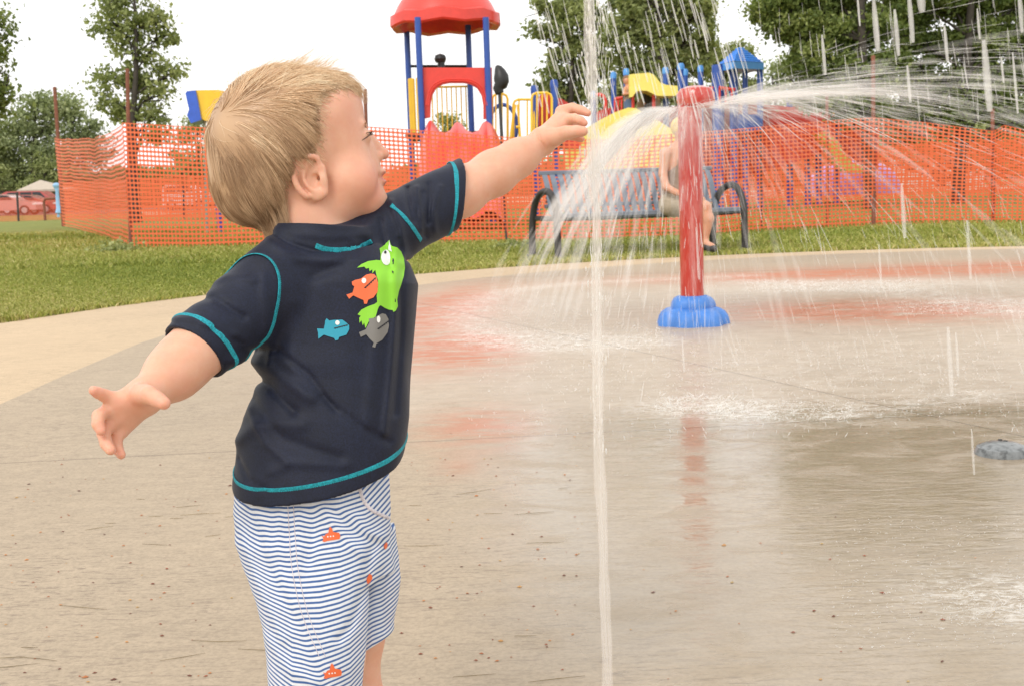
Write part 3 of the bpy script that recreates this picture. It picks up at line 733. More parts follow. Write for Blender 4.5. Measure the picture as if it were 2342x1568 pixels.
def cloth(name, base, rough=.85, sheen=.25, wv=1400.0):
    m, nt, b = new_mat(name); o = OBJ(nt)
    c = RAMP(nt, NOISE(nt, 35, 5, 0.7, o), [(0.3, tuple(x*.8 for x in base)), (0.7, tuple(x*1.25 for x in base))])
    nt.links.new(c, b.inputs['Base Color']); b.inputs['Roughness'].default_value = rough
    b.inputs['Sheen Weight'].default_value = sheen; b.inputs['Sheen Roughness'].default_value = .4
    b.inputs['Specular IOR Level'].default_value = 0.35
    nt.links.new(MIX(nt, .55, c, RAMP(nt, NOISE(nt, 520, 4, .7, o), [(.36, .15), (.64, .85)]), 'OVERLAY'), b.inputs['Base Color'])
    BUMP(nt, b, NOISE(nt, wv*.6, 3, 0.6, o), 0.35, 0.0008); return m
M_navy = cloth('navy_knit', (.0058, .0088, .0245), .62, .10)
M_teal = cloth('teal_stitch', (.012, .27, .33), .7, .1)
shirt = mesh_obj('swim_shirt', to_world(sv), sf, M_navy, child)
def bvh(v, f): return BVHTree.FromPolygons([Vector(x) for x in v], [tuple(int(i) for i in q) for q in f])
B_shirt = bvh(sv, sf)
def hit(B, px, py, lift=.0006):
    d = Vector(Cc(px, py, 1.0)).normalized(); h = B.ray_cast(Vector((0, 0, 0)), d)
    if h[0] is None: return None
    n = h[1]; n = -n if n.dot(d) > 0 else n
    return np.array(h[0])+np.array(n)*lift
def band(name, P, Nn, wd, mat, parent, th=.0007, closed=False, stitch=True):
    """flat stitched tape of width wd lying on the cloth, P centres and Nn outward normals"""
    P = A_(P); Nn = A_(Nn); n = len(P)
    T = (np.roll(P, -1, 0)-np.roll(P, 1, 0)) if closed else np.gradient(P, axis=0)
    T /= np.linalg.norm(T, axis=1)[:, None]+1e-12; S = np.cross(T, Nn); S /= np.linalg.norm(S, axis=1)[:, None]+1e-12
    rows = []
    for i, (a, z) in enumerate(((-.5, -1.2), (-.5, .4), (-.22, 1.0), (.22, 1.0), (.5, .4), (.5, -1.2))):
        zz = z*th*np.ones(n)
        if stitch: zz = zz*np.where(np.arange(n) % 2 == 0, 1.0, .55) if z > 0 else zz
        rows.append(P+S*(a*wd)+Nn*zz[:, None])
    v = np.stack(rows, 1).reshape(-1, 3); f = []
    for i in range(n if closed else n-1):
        j = (i+1) % n
        for k in range(5): f.append([i*6+k, i*6+k+1, j*6+k+1, j*6+k])
    return mesh_obj(name, to_world(v), f, mat, parent, smooth=False)
def ring(fn, c, a, n, count, name, wd, mat, parent, r1=.16):
    n = n/np.linalg.norm(n); e1 = np.cross(n, A_([0, 0, 1.0])); e1 /= np.linalg.norm(e1); e2 = np.cross(n, e1)
    c = c-n*((c-a)@n); ph = np.linspace(0, 2*math.pi, count, endpoint=False)
    D = np.cos(ph)[:, None]*e1+np.sin(ph)[:, None]*e2; t = np.full(count, .012)
    done = np.zeros(count, bool)
    for _ in range(160):
        v = fn(c+D*t[:, None]); done |= v > 0; t = np.where(done, t, t+np.maximum(.0006, -v*.5))
    for _ in range(6): t = t-fn(c+D*t[:, None])*.7
    for _ in range(3): t = (np.roll(t, 1)+2*t+np.roll(t, -1))/4
    P = c+D*t[:, None]; G_ = grad(fn, P); G_ = G_-n*(G_@n)[:, None]; G_ /= np.linalg.norm(G_, axis=1)[:, None]
    for _ in range(3): G_ = (np.roll(G_, 1, 0)+2*G_+np.roll(G_, -1, 0))/4
    return band(name, P, G_, wd, mat, parent, closed=True)
def pl3(B, q, inside):
    a, b_, c = [hit(B, *x) for x in q]; return plane3(a, b_, c, inside)
HOLLOW[0] = False
hemup = -HEM[1]*.0165
ring(f_shirt, K(730, 1080, 1.362), HEM[0]+hemup, HEM[1], 420, 'hem_seam', .0058, M_teal, shirt)
ring(f_shirt, K(465, 787, 1.27), CUFR[0]-CUFR[1]*.0165, CUFR[1], 230, 'cuff_seam', .0058, M_teal, shirt)
ring(f_shirt, K(1020, 455, 1.48), CUFL[0]-CUFL[1]*.0125, CUFL[1], 200, 'cuff_seam', .0058, M_teal, shirt)
a, n = pl3(B_shirt, [(572, 582), (641, 672), (592, 790)], K(450, 800, 1.25)); ring(f_shirt, K(606, 686, 1.335), a, n, 260, 'armhole_seam', .0056, M_teal, shirt)
def patch_line(name, B, pts, wd, mat, parent, n=60, th=.0006, stitch=True, lift=.0004):
    C = spline([(x, y, 0) for x, y in pts], n); P = [hit(B, x, y, lift) for x, y, _ in C]; P = [q for q in P if q is not None]
    P = A_(P)
    for _ in range(2): P[1:-1] = (P[:-2]+2*P[1:-1]+P[2:])/4
    Nn = []
    for q in P:
        h = B.find_nearest(Vector(q)); nn = np.array(h[1]); nn = -nn if nn[2] < 0 and nn@(-q) < 0 else nn; Nn.append(nn if nn@(-q) > 0 else -nn)
    return band(name, P, Nn, wd, mat, parent, th=th, stitch=stitch)
patch_line('armhole_seam', B_shirt, [(895, 470), (918, 490), (942, 518), (963, 550)], .0052, M_teal, shirt, 44)
patch_line('collar_seam', B_shirt, [(722, 562), (745, 570), (780, 572), (818, 566), (850, 552)], .0058, M_teal, shirt, 56)
# prints pressed on the cloth
from mathutils.geometry import delaunay_2d_cdt
def zz(q): return [(518.4+x*.3112, 426.9+y*.3112) for x, y in q]
def decal(name, B, poly, mat, parent, lift=.0006, step=5.0):
    P = A_(poly); E = [(i, (i+1) % len(P)) for i in range(len(P))]
    # densify edges
    Q = []
    for a, b_ in zip(P, np.roll(P, -1, 0)):
        k = max(1, int(np.linalg.norm(b_-a)/step))
        for t in range(k): Q.append(a+(b_-a)*t/k)
    nb = len(Q); lo2, hi2 = P.min(0), P.max(0)
    def inside(x, y):
        c = False
        for (x1, y1), (x2, y2) in zip(P, np.roll(P, -1, 0)):
            if (y1 > y) != (y2 > y) and x < (x2-x1)*(y-y1)/(y2-y1+1e-12)+x1: c = not c
        return c
    QA = A_(Q)
    for x in np.arange(lo2[0], hi2[0], step):
        for y in np.arange(lo2[1], hi2[1], step):
            if inside(x, y) and np.min(np.hypot(QA[:, 0]-x, QA[:, 1]-y)) > step*.4: Q.append(A_([x, y]))
    r = delaunay_2d_cdt([Vector(q) for q in Q], [(i, (i+1) % nb) for i in range(nb)], [], 1, 1e-4)
    V3 = [hit(B, v[0], v[1], lift) for v in r[0]]
    ok = [i for i, v in enumerate(V3) if v is not None]
    if not ok: return
    cz = np.median([V3[i][2] for i in ok]); V3 = [v if v is not None and abs(v[2]-cz) < .08 else None for v in V3]
    fs = [list(f) for f in r[2] if all(V3[i] is not None for i in f)]
    V3 = [v if v is not None else np.zeros(3) for v in V3]
    used = sorted({i for f in fs for i in f}); mp = {i: k for k, i in enumerate(used)}
    return mesh_obj(name, to_world(A_([V3[i] for i in used])), [[mp[i] for i in f] for f in fs], mat, parent, smooth=True)
def ell(cx, cy, rx, ry, n=14, a=0.0):
    return [(cx+rx*math.cos(t)*math.cos(a)-ry*math.sin(t)*math.sin(a), cy+rx*math.cos(t)*math.sin(a)+ry*math.sin(t)*math.cos(a)) for t in np.linspace(0, 2*math.pi, n, endpoint=False)]
M_green = plain('green_print', (.25, .62, .03), .5, var=.03); M_orange = plain('orange_print', (.80, .15, .045), .5, var=.03)
M_grey = plain('grey_print', (.19, .18, .165), .5, var=.04); M_bluep = plain('blue_print', (.015, .30, .42), .5, var=.03)
M_wht = plain('white_print', (.80, .80, .76), .5, var=.03); M_blk = plain('black_print', (.01, .01, .015), .6, var=.03)
SHARK = [(1122, 458), (1160, 430), (1195, 395), (1204, 430), (1218, 442), (1250, 450), (1280, 480), (1300, 530), (1308, 600), (1300, 660), (1280, 720), (1262, 770), (1250, 830), (1255, 880), (1240, 912), (1226, 922), (1222, 908), (1190, 905), (1160, 892), (1130, 872), (1118, 880), (1108, 905), (1095, 955), (1070, 972), (1045, 990), (1020, 1040), (1010, 1000), (1000, 1020), (990, 982), (976, 1002), (974, 965), (985, 950), (962, 940), (990, 905), (1040, 880), (1085, 865), (1105, 850), (1102, 800), (1112, 740), (1112, 690), (1102, 660), (1092, 615), (1070, 640), (1070, 610), (1050, 625), (1045, 600), (1025, 605), (1010, 590), (958, 598), (990, 572), (1040, 550), (1100, 542), (1128, 545), (1130, 500)]
sh = decal('shark_print', B_shirt, zz(SHARK), M_green, shirt)
decal('print_eye', B_shirt, zz(ell(1170, 525, 37, 56, a=-.05)), M_wht, sh, .0010, 4); decal('print_pupil', B_shirt, zz(ell(1161, 488, 9, 11)), M_blk, sh, .0014, 4)
decal('print_tooth', B_shirt, zz([(1192, 398), (1203, 440), (1216, 486), (1188, 470)]), M_wht, sh, .0010, 4)
decal('print_nostril', B_shirt, zz([(1215, 622), (1226, 630), (1222, 646), (1217, 634)]), M_blk, sh, .0010, 4)
def teeth(a, b_, n, w):
    a, b_ = A_(a, dtype=float), A_(b_, dtype=float); d = b_-a; nn = A_([-d[1], d[0]])/np.linalg.norm(d); up, dn = [], []
    for i in range(n+1):
        t = i/n; up.append(a+d*t+nn*(w*(1.6 if i % 2 else .5))); dn.append(a+d*t-nn*w*.5)
    return [tuple(q) for q in up+dn[::-1]]
ORF = [(1085, 648), (1060, 643), (1025, 650), (985, 680), (945, 688), (920, 700), (922, 722), (938, 735), (925, 780), (880, 795), (900, 826), (930, 800), (960, 815), (1005, 835), (1010, 862), (1030, 862), (1040, 832), (1080, 815), (1108, 775), (1112, 710), (1100, 665)]
q = decal('fish_print', B_shirt, zz(ORF), M_orange, shirt, .0009); decal('print_eye', B_shirt, zz(ell(1008, 693, 17, 19)), M_wht, q, .0013, 4); decal('print_mouth', B_shirt, zz(teeth((1012, 745), (1095, 672), 12, 6)), M_blk, q, .0013, 3)
GRF = [(1140, 932), (1115, 945), (1085, 965), (1045, 970), (1048, 1000), (1020, 1050), (972, 1070), (985, 1105), (1025, 1085), (1050, 1115), (1080, 1145), (1070, 1175), (1090, 1180), (1098, 1150), (1140, 1125), (1180, 1070), (1192, 1020), (1185, 970), (1165, 938)]
q = decal('fish_print', B_shirt, zz(GRF), M_grey, shirt, .0009); decal('print_eye', B_shirt, zz(ell(1113, 975, 12, 25)), M_wht, q, .0013, 4); decal('print_mouth', B_shirt, zz(teeth((1105, 1045), (1188, 985), 12, 6)), M_blk, q, .0013, 3)
BLF = [(735, 968), (725, 985), (722, 1010), (715, 1045), (665, 1043), (672, 1070), (675, 1118), (715, 1088), (745, 1098), (790, 1112), (800, 1130), (820, 1125), (828, 1105), (880, 1088), (900, 1050), (900, 1020), (880, 1000), (850, 978), (790, 980), (755, 985)]
q = decal('fish_print', B_shirt, zz(BLF), M_bluep, shirt, .0009); decal('print_eye', B_shirt, zz(ell(815, 1000, 16, 17)), M_wht, q, .0013, 4); decal('print_mouth', B_shirt, zz(teeth((790, 1040), (890, 1015), 12, 5)), M_blk, q, .0013, 3)

# shorts -------------------------------------------------------
HIP = [(1060, 552, 888, 1.368, .076), (1120, 541, 894, 1.368, .079), (1170, 540, 894, 1.370, .080), (1230, 551, 891, 1.372, .079), (1275, 568, 896, 1.374, .074), (1310, 586, 900, 1.376, .066)]
NL = [(1170, 575, 850, 1.355, .050), (1230, 560, 862, 1.345, .056), (1290, 578, 862, 1.340, .056), (1350, 602, 852, 1.336, .055), (1410, 620, 848, 1.335, .054), (1480, 628, 842, 1.335, .053), (1568, 630, 831, 1.338, .052), (1690, 634, 828, 1.342, .052)]
FL = [(1220, 760, 893, 1.415, .050), (1290, 752, 901, 1.420, .050), (1345, 752, 906, 1.422, .049), (1400, 758, 899, 1.424, .048), (1440, 762, 891, 1.424, .047), (1520, 764, 888, 1.424, .047)]
SF = [([(600, 1150), (640, 1260), (720, 1400), (760, 1520)], 11, -.0024), ([(570, 1180), (620, 1300), (680, 1420)], 10, .0020), ([(860, 1240), (845, 1330), (820, 1400), (800, 1420)], 9, -.0026), ([(740, 1150), (742, 1200), (735, 1250)], 10, -.0020),
      ([(712, 1150), (708, 1210), (715, 1270)], 9, .0016), ([(790, 1150), (830, 1200), (870, 1230)], 8, -.0018), ([(765, 1140), (800, 1195), (850, 1250)], 9, .0018), ([(640, 1420), (690, 1480), (750, 1510)], 12, .0020),
      ([(880, 1290), (870, 1360), (875, 1450)], 8, -.0014), ([(670, 1150), (668, 1230), (680, 1330)], 7, .0010), ([(830, 1160), (858, 1200), (885, 1215)], 7, .0016)]
HEMF = plane3(K(842, 1481, 1.40), K(888, 1452, 1.405), K(860, 1462, 1.47), K(860, 1700, 1.42))
def f_shorts(p):
    d = loft(p, HIP); d = smin(d, loft(p, NL), .016)
    fl = smax(loft(p, FL), (p-HEMF[0])@HEMF[1], .001); d = smin(d, fl, .005)
    for f_, w_, a_ in SF: d = d-fold(p, f_, w_, a_)
    px, py = opx(p)
    return d-.0011*snoise(p*A_([1.4, .45, 1.4]), 15, 7, 70)-.0005*snoise(p, 16, 7, 160)-.0010*np.sin(px/9.0+2*snoise(p, 3, 4, 20))*np.exp(-((py-1130)/45)**2)
sb = A_([K(500, 1720, 1.2), K(950, 1040, 1.5), K(500, 1040, 1.2), K(950, 1720, 1.5)])
tv, tf = mesh_sdf(f_shorts, sb.min(0)-.03, sb.max(0)+.03, .0019, levels=5, smooth=2, slack=2.2)
px, py = opx(tv)
low = np.clip((py-1250)/250, 0, 1)
gup = np.interp(px, [530, 600, 650, 720, 800, 850, 900], [0, 22, 30, 30, 22, 8, -18])
glo = np.interp(px, [600, 640, 700, 760, 820, 850, 900], [-25, 5, 38, 44, 28, 5, -12])
st = py-(gup*(1-low)+glo*low)-3.2*snoise(tv*A_([1, .5, 1]), 15, 7, 60)
for f_, w_, a_ in SF: st = st+fold(tv, f_, w_*1.3, a_)*2300
pk = (px-838)-(py-1110)*.62+((py-1110)/70)**2*(-4); pk = np.minimum(pk, (1180-py))
m, nt, b = new_mat('striped_cotton'); o = OBJ(nt)
fr = MATH(nt, 'FRACT', MATH(nt, 'DIVIDE', MATH(nt, 'ADD', MATH(nt, 'MULTIPLY', ATTR(nt, 'stripe'), MATH(nt, 'LESS_THAN', ATTR(nt, 'pocket'), 0.0)), MATH(nt, 'MULTIPLY', ATTR(nt, 'stripe_b'), MATH(nt, 'GREATER_THAN', ATTR(nt, 'pocket'), 0.0))), 10.4))
s_ = RAMP(nt, MATH(nt, 'ABSOLUTE', MATH(nt, 'SUBTRACT', fr, 0.5)), [(0.17, 1.0), (0.25, 0.0)])
cc = MIX(nt, s_, (0.72, 0.74, 0.78), (0.052, 0.125, 0.33))
nt.links.new(MIX(nt, 0.3, cc, RAMP(nt, NOISE(nt, 300, 3, 0.6, o), [(0.3, 0.3), (0.7, 0.7)]), 'OVERLAY'), b.inputs['Base Color'])
b.inputs['Roughness'].default_value = .85; BUMP(nt, b, NOISE(nt, 1200, 2, 0.6, o), 0.2, 0.0005)
shorts = mesh_obj('shorts', to_world(tv), tf, m, child, attrs={'stripe': st, 'stripe_b': (py+1.1*px)*.75, 'pocket': pk})
B_sh = bvh(tv, tf)
M_pipe = cloth('white_piping', (.60, .56, .60), .8, .1)
patch_line('pocket_piping', B_sh, [(822, 1112), (830, 1140), (850, 1165), (888, 1183)], .0038, M_pipe, shorts, 40, .0012, False)
patch_line('side_stitch', B_sh, [(658, 1150), (662, 1220), (668, 1300), (690, 1400), (730, 1500)], .0007, M_pipe, shorts, 120, .0004, True)
patch_line('side_stitch', B_sh, [(671, 1150), (675, 1220), (682, 1300), (704, 1400), (744, 1500)], .0007, M_pipe, shorts, 120, .0004, True)
def z2(q): return [(518.4+x*.3778, 975.8+y*.3778) for x, y in q]
SUB = [(575, 655), (590, 660), (600, 645), (615, 640), (620, 612), (628, 600), (638, 612), (645, 632), (680, 638), (688, 655), (684, 675), (650, 682), (610, 688), (592, 695), (580, 690), (586, 672)]
for dx, dy in ((0, 0), (8, 827)):
    q = decal('submarine_print', B_sh, z2([(x+dx, y+dy) for x, y in SUB]), M_orange, shorts, .0007, 4)
    for k in range(3): decal('print_porthole', B_sh, z2(ell(612+17*k+dx, 662-2*k+dy, 5, 5, 8)), M_wht, q, .0011, 3)
decal('submarine_print', B_sh, z2([(845, 915), (862, 885), (878, 895), (880, 915), (868, 935), (852, 950), (846, 935)]), M_orange, shorts, .0007, 4)
decal('submarine_print', B_sh, z2([(948, 715), (962, 695), (972, 705), (968, 730), (955, 740)]), M_orange, shorts, .0007, 4)
# ---------------------------------------------------------------- hair
def floc(P): return (P-HC)@HR.T
_hp = [(832, 175, 0), (820, 208, 0), (800, 184, .02), (745, 200, .05), (724, 232, .060), (717, 278, .064), (720, 312, .066), (710, 352, .068), (690, 352, .068), (668, 372, .068), (652, 418, .066), (648, 455, .062), (654, 500, .055), (664, 545, .05)]
POLY = [tuple(floc(hm(*q))[:2]) for q in _hp]+[(-.03, -.16), (-.16, -.16), (-.16, .16), (.13, .16)]
POLY = A_(POLY)
def polysd(x, y):
    """signed distance to the hair outline, negative inside"""
    ins = np.zeros(len(x), bool); dd = np.full(len(x), 9.0)
    for (x1, y1), (x2, y2) in zip(POLY, np.roll(POLY, -1, 0)):
        c = ((y1 > y) != (y2 > y)) & (x < (x2-x1)*(y-y1)/(y2-y1+1e-12)+x1); ins ^= c
        vx, vy = x2-x1, y2-y1; t = np.clip(((x-x1)*vx+(y-y1)*vy)/(vx*vx+vy*vy), 0, 1); dd = np.minimum(dd, np.hypot(x-x1-t*vx, y-y1-t*vy))
    return np.where(ins, -dd, dd)
def f_cap(p):
    q = floc(p); return smax(f_head(p)-.0030-.0012*snoise(p, 9, 6, 90), polysd(q[:, 0], q[:, 1])+.007+.003*snoise(p, 8, 5, 260), .003)
hv, hf = mesh_sdf(f_cap, HC-.14, HC+.14, .0024, levels=4, smooth=2)
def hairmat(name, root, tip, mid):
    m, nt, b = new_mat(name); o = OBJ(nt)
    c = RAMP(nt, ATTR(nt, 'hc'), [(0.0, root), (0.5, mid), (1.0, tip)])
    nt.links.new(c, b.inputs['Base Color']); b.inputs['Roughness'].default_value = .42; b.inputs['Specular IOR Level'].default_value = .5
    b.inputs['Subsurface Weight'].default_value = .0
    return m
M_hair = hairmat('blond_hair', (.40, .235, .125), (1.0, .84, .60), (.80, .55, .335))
keep = polysd(*floc(hv)[:, :2].T) < .004
hair = mesh_obj('hair', to_world(hv), hf, M_hair, child, attrs={'hc': np.clip(.12+.10*snoise(hv, 2, 6, 160), 0, 1)})
# strands grow along the scalp away from the whorl
R2 = np.random.RandomState(11)
hroots = bv[(np.abs(f_head(bv)) < .004)]
q = floc(hroots); sdv = polysd(q[:, 0], q[:, 1]); hroots = hroots[sdv < -.0005]
WH = trace(f_head, 502, 262)
def strands(n, steps, seg, rad, lift0, lift1, sel=None, seed=1, dn=.35, jit=.12, lim=.004):
    R3 = np.random.RandomState(seed); pool = hroots if sel is None else hroots[sel(hroots)]
    P = pool[R3.randint(0, len(pool), n)]+R3.normal(size=(n, 3))*.0008
    down = (A_([0, 0, -1.0])@CAMR)+A_([0.10, 0, 0]); jl = R3.uniform(.55, 1.15, n); out = [P.copy()]; alive = np.ones(n, bool)
    jn = R3.normal(size=(n, 3))*jit; prev = None; limv = lim-.004+np.abs(R3.normal(size=n))*.0055; kk = R3.uniform(.6, 1.2, n)
    for s in range(steps):
        g = grad(f_head, P); r_ = P-WH; dist = np.linalg.norm(r_, axis=1); r_ = r_/(dist[:, None]+1e-6)
        swirl = np.cross(g, r_)*np.clip(.030/(dist+.005), 0, .9)[:, None]
        q = floc(P); frontness = np.clip((q[:, 1]-.02)/.05, 0, 1)
        dvec = r_+swirl+down*dn*(1-.75*frontness)[:, None]+.38*np.stack([snoise(P, 31+k, 5, 45) for k in range(3)], 1)+jn
        dvec = dvec-g*(dvec*g).sum(1)[:, None]; dvec /= np.linalg.norm(dvec, axis=1)[:, None]+1e-9
        if prev is not None: dvec = dvec*.45+prev*.55; dvec /= np.linalg.norm(dvec, axis=1)[:, None]
        prev = dvec; P2 = P+dvec*(seg*jl)[:, None]
        t = (s+1)/steps; off = (lift0+(lift1-lift0)*t)*kk+.0022*snoise(P2, 41, 6, 120)
        for _ in range(2): P2 = P2-grad(f_head, P2)*(f_head(P2)-off)[:, None]*.9
        q = floc(P2); alive &= polysd(q[:, 0], q[:, 1]) < limv+.005*(q[:, 1] > .03)*(q[:, 0] > 0)
        P = np.where(alive[:, None], P2, P); out.append(P.copy())
    return np.stack(out, 1)
def strand_mesh(S, rad, name, mat, parent, hc):
    n, m, _ = S.shape; T = np.gradient(S, axis=1); T /= np.linalg.norm(T, axis=2)[..., None]+1e-9
    T = np.where(np.linalg.norm(T, axis=2)[..., None] < .5, A_([1.0, 0, 0]), T)
    U = np.cross(T, A_([.12, .2, 1.0])); U /= np.linalg.norm(U, axis=2)[..., None]+1e-9; W3 = np.cross(T, U)
    prof = np.interp(np.linspace(0, 1, m), [0, .15, .7, 1], [.8, 1, .8, .15])
    r = rad[:, None]*prof[None]; vs = [S+r[..., None]*(math.cos(a)*U+math.sin(a)*W3) for a in (0, 2.094, 4.189)]
    v = np.stack(vs, 2).reshape(-1, 3); base = (np.arange(n)[:, None]*m+np.arange(m-1)[None])*3; F = []
    for k in range(3):
        l = (k+1) % 3; F.append(np.stack([base+k, base+l, base+3+l, base+3+k], -1).reshape(-1, 4))
    return mesh_obj(name, to_world(v), np.concatenate(F), mat, parent, smooth=True, attrs={'hc': np.repeat(hc.reshape(-1), 3)})
nS = 15000
S1 = strands(nS, 11, .0066, .0004, .0015, .0062, dn=.50, jit=.08)
lead = R2.choice(nS, 520, replace=False); lr = S1[lead, 3]; near = np.zeros(nS, int)
for c0 in range(0, nS, 1500): near[c0:c0+1500] = np.argmin(((S1[c0:c0+1500, 3][:, None]-lr[None])**2).sum(2), 1)
tw = (np.linspace(0, 1, 12)**1.3)[None, :, None]*R2.uniform(.35, .85, (nS, 1, 1)); S1 = S1*(1-tw)+S1[lead[near]]*tw
mid = S1[:, 5]; lock = snoise(mid*A_([1, 1, 1]), 51, 7, 110)*.5+snoise(mid, 52, 6, 45)*.4
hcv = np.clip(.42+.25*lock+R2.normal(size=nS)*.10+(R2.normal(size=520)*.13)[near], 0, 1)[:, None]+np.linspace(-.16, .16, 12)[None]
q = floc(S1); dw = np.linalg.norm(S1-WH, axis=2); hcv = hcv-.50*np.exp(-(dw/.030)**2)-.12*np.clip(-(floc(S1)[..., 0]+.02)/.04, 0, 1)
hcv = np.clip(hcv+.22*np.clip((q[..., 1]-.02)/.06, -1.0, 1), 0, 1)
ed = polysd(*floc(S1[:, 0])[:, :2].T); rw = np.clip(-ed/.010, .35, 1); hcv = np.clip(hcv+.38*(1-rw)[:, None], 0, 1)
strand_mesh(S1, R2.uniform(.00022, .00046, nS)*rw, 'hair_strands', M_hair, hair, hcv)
# loose wisps on top, blown up and forward, and a soft fuzz round the outline
sel = lambda P: floc(P)[:, 1] > .035
nW = 700; S2 = strands(nW, 11, .0050, .0004, .003, .010, sel, 5, .1, .2, .02)
tt = np.linspace(0, 1, 12)[None, :, None]; R4 = np.random.RandomState(3)
upv = (A_([0, 0, 1.0])@CAMR)
S2 = S2+(tt**2)*(upv*.004+R4.normal(size=(nW, 1, 3))*.0035)*R4.uniform(.2, 1.3, (nW, 1, 1))
strand_mesh(S2, R4.uniform(.00012, .00024, nW), 'hair_wisps', M_hair, hair, np.clip(R4.uniform(.5, 1, (nW, 1))+0*S2[..., 0], 0, 1))
def near_edge(P):
    q = floc(P); return (polysd(q[:, 0], q[:, 1]) > -.009) & (q[:, 0] > -.01)
S4 = strands(900, 11, .0040, .0002, .0012, .0026, near_edge, 9, .30, .18, .015)
strand_mesh(S4, R4.uniform(.00010, .00020, 900), 'hair_wisps', M_hair, hair, np.clip(R4.uniform(.55, 1, (900, 1))+0*S4[..., 0], 0, 1))
nT = 150; cs = []
for i in range(nT):
    x0 = R4.uniform(640, 740); s0 = R4.uniform(-.02, .02); base = hm(x0, 168, s0); base = base-A_(grad(f_head, base[None])[0])*(f_head(base[None])[0]-.003)
    fwd = R4.uniform(.5, 1.0); L0 = R4.uniform(.022, .050)*(1.25 if i < 40 else .8); curl = R4.uniform(.15, .6)
    t = np.linspace(0, 1, 12)[:, None]
    cs.append(base+t*L0*(HF*fwd+upv*.02)+upv*(t**1.8)*L0*curl*.8+HS*s0*.3*t)
S3 = np.stack(cs); strand_mesh(S3, R4.uniform(.00012, .00026, nT), 'hair_wisps', M_hair, hair, np.clip(R4.uniform(.5, 1, (nT, 1))+0*S3[..., 0], 0, 1))
# eyebrow
for e_, sg in ((hm(822, 292, .024), 1), (hm(822, 292, -.024), -1)):
    mb = MB()
    for i in range(40):
        o_ = e_+HS*sg*R4.uniform(-.012, .010)+HU*R4.uniform(-.0015, .0015); o_ = o_+HF*.008
        for _ in range(3): o_ = o_-grad(f_head, o_[None])[0]*(f_head(o_[None])[0]-.0003)
        mb.tube(to_world(A_([o_, o_+HS*sg*.0025+HU*.0008, o_+HS*sg*.0045])), [.00022, .0002, .0001], 3)
    mb.build('eyebrow', plain('brow_hair', (.36, .22, .11), .6), child, angle=None)
# ---------------------------------------------------------------- park furniture and play equipment
PX = np.array([1.0, 0, 0]); PY = np.array([0, 1.0, 0]); PZ = np.array([0, 0, 1.0])
M_blue = plain('blue_paint', (.022, .085, .40), .35, var=.10, coat=.2)
M_red = plain('red_plastic', (.78, .055, .035), .35, var=.08, coat=.2)
M_yel = plain('yellow_plastic', (1.0, .60, .03), .35, var=.08, coat=.2)
M_yel2 = plain('pale_yellow_plastic', (1.0, .82, .20), .4, var=.06)
M_black = plain('black_plastic', (.018, .016, .016), .45, var=.2)
M_rust = plain('rusty_steel', (.23, .085, .05), .8, var=.35, vscale=14)
M_dark = plain('dark_steel', (.055, .05, .048), .55, metal=.3, var=.3, vscale=20)
M_steelblue = plain('grey_blue_steel', (.185, .215, .265), .40, metal=.1, var=.15, vscale=10)
M_lblue = plain('light_blue_plastic', (.10, .34, .80), .4, var=.08)
M_tan = plain('tan_panel', (.62, .45, .30), .6)
M_white = plain('white_paint', (.78, .77, .74), .5, var=.06)
# orange safety net: translucent plastic
def net_mat(name, col, alpha=1.0):
    m, nt, b = new_mat(name); b.inputs['Base Color'].default_value = (*col, 1); b.inputs['Roughness'].default_value = .45
    tr = nt.nodes.new('ShaderNodeBsdfTranslucent'); tr.inputs[0].default_value = (*col, 1); mx = nt.nodes.new('ShaderNodeMixShader')
    mx.inputs[0].default_value = .45; nt.links.new(b.outputs[0], mx.inputs[1]); nt.links.new(tr.outputs[0], mx.inputs[2]); last = mx
    if alpha < 1:
        t = nt.nodes.new('ShaderNodeBsdfTransparent'); m2 = nt.nodes.new('ShaderNodeMixShader'); m2.inputs[0].default_value = alpha
        nt.links.new(t.outputs[0], m2.inputs[1]); nt.links.new(mx.outputs[0], m2.inputs[2]); last = m2
    nt.links.new(last.outputs[0], nt.nodes['Material Output'].inputs['Surface']); return m
M_net = net_mat('orange_net', (1.0, .21, .085))
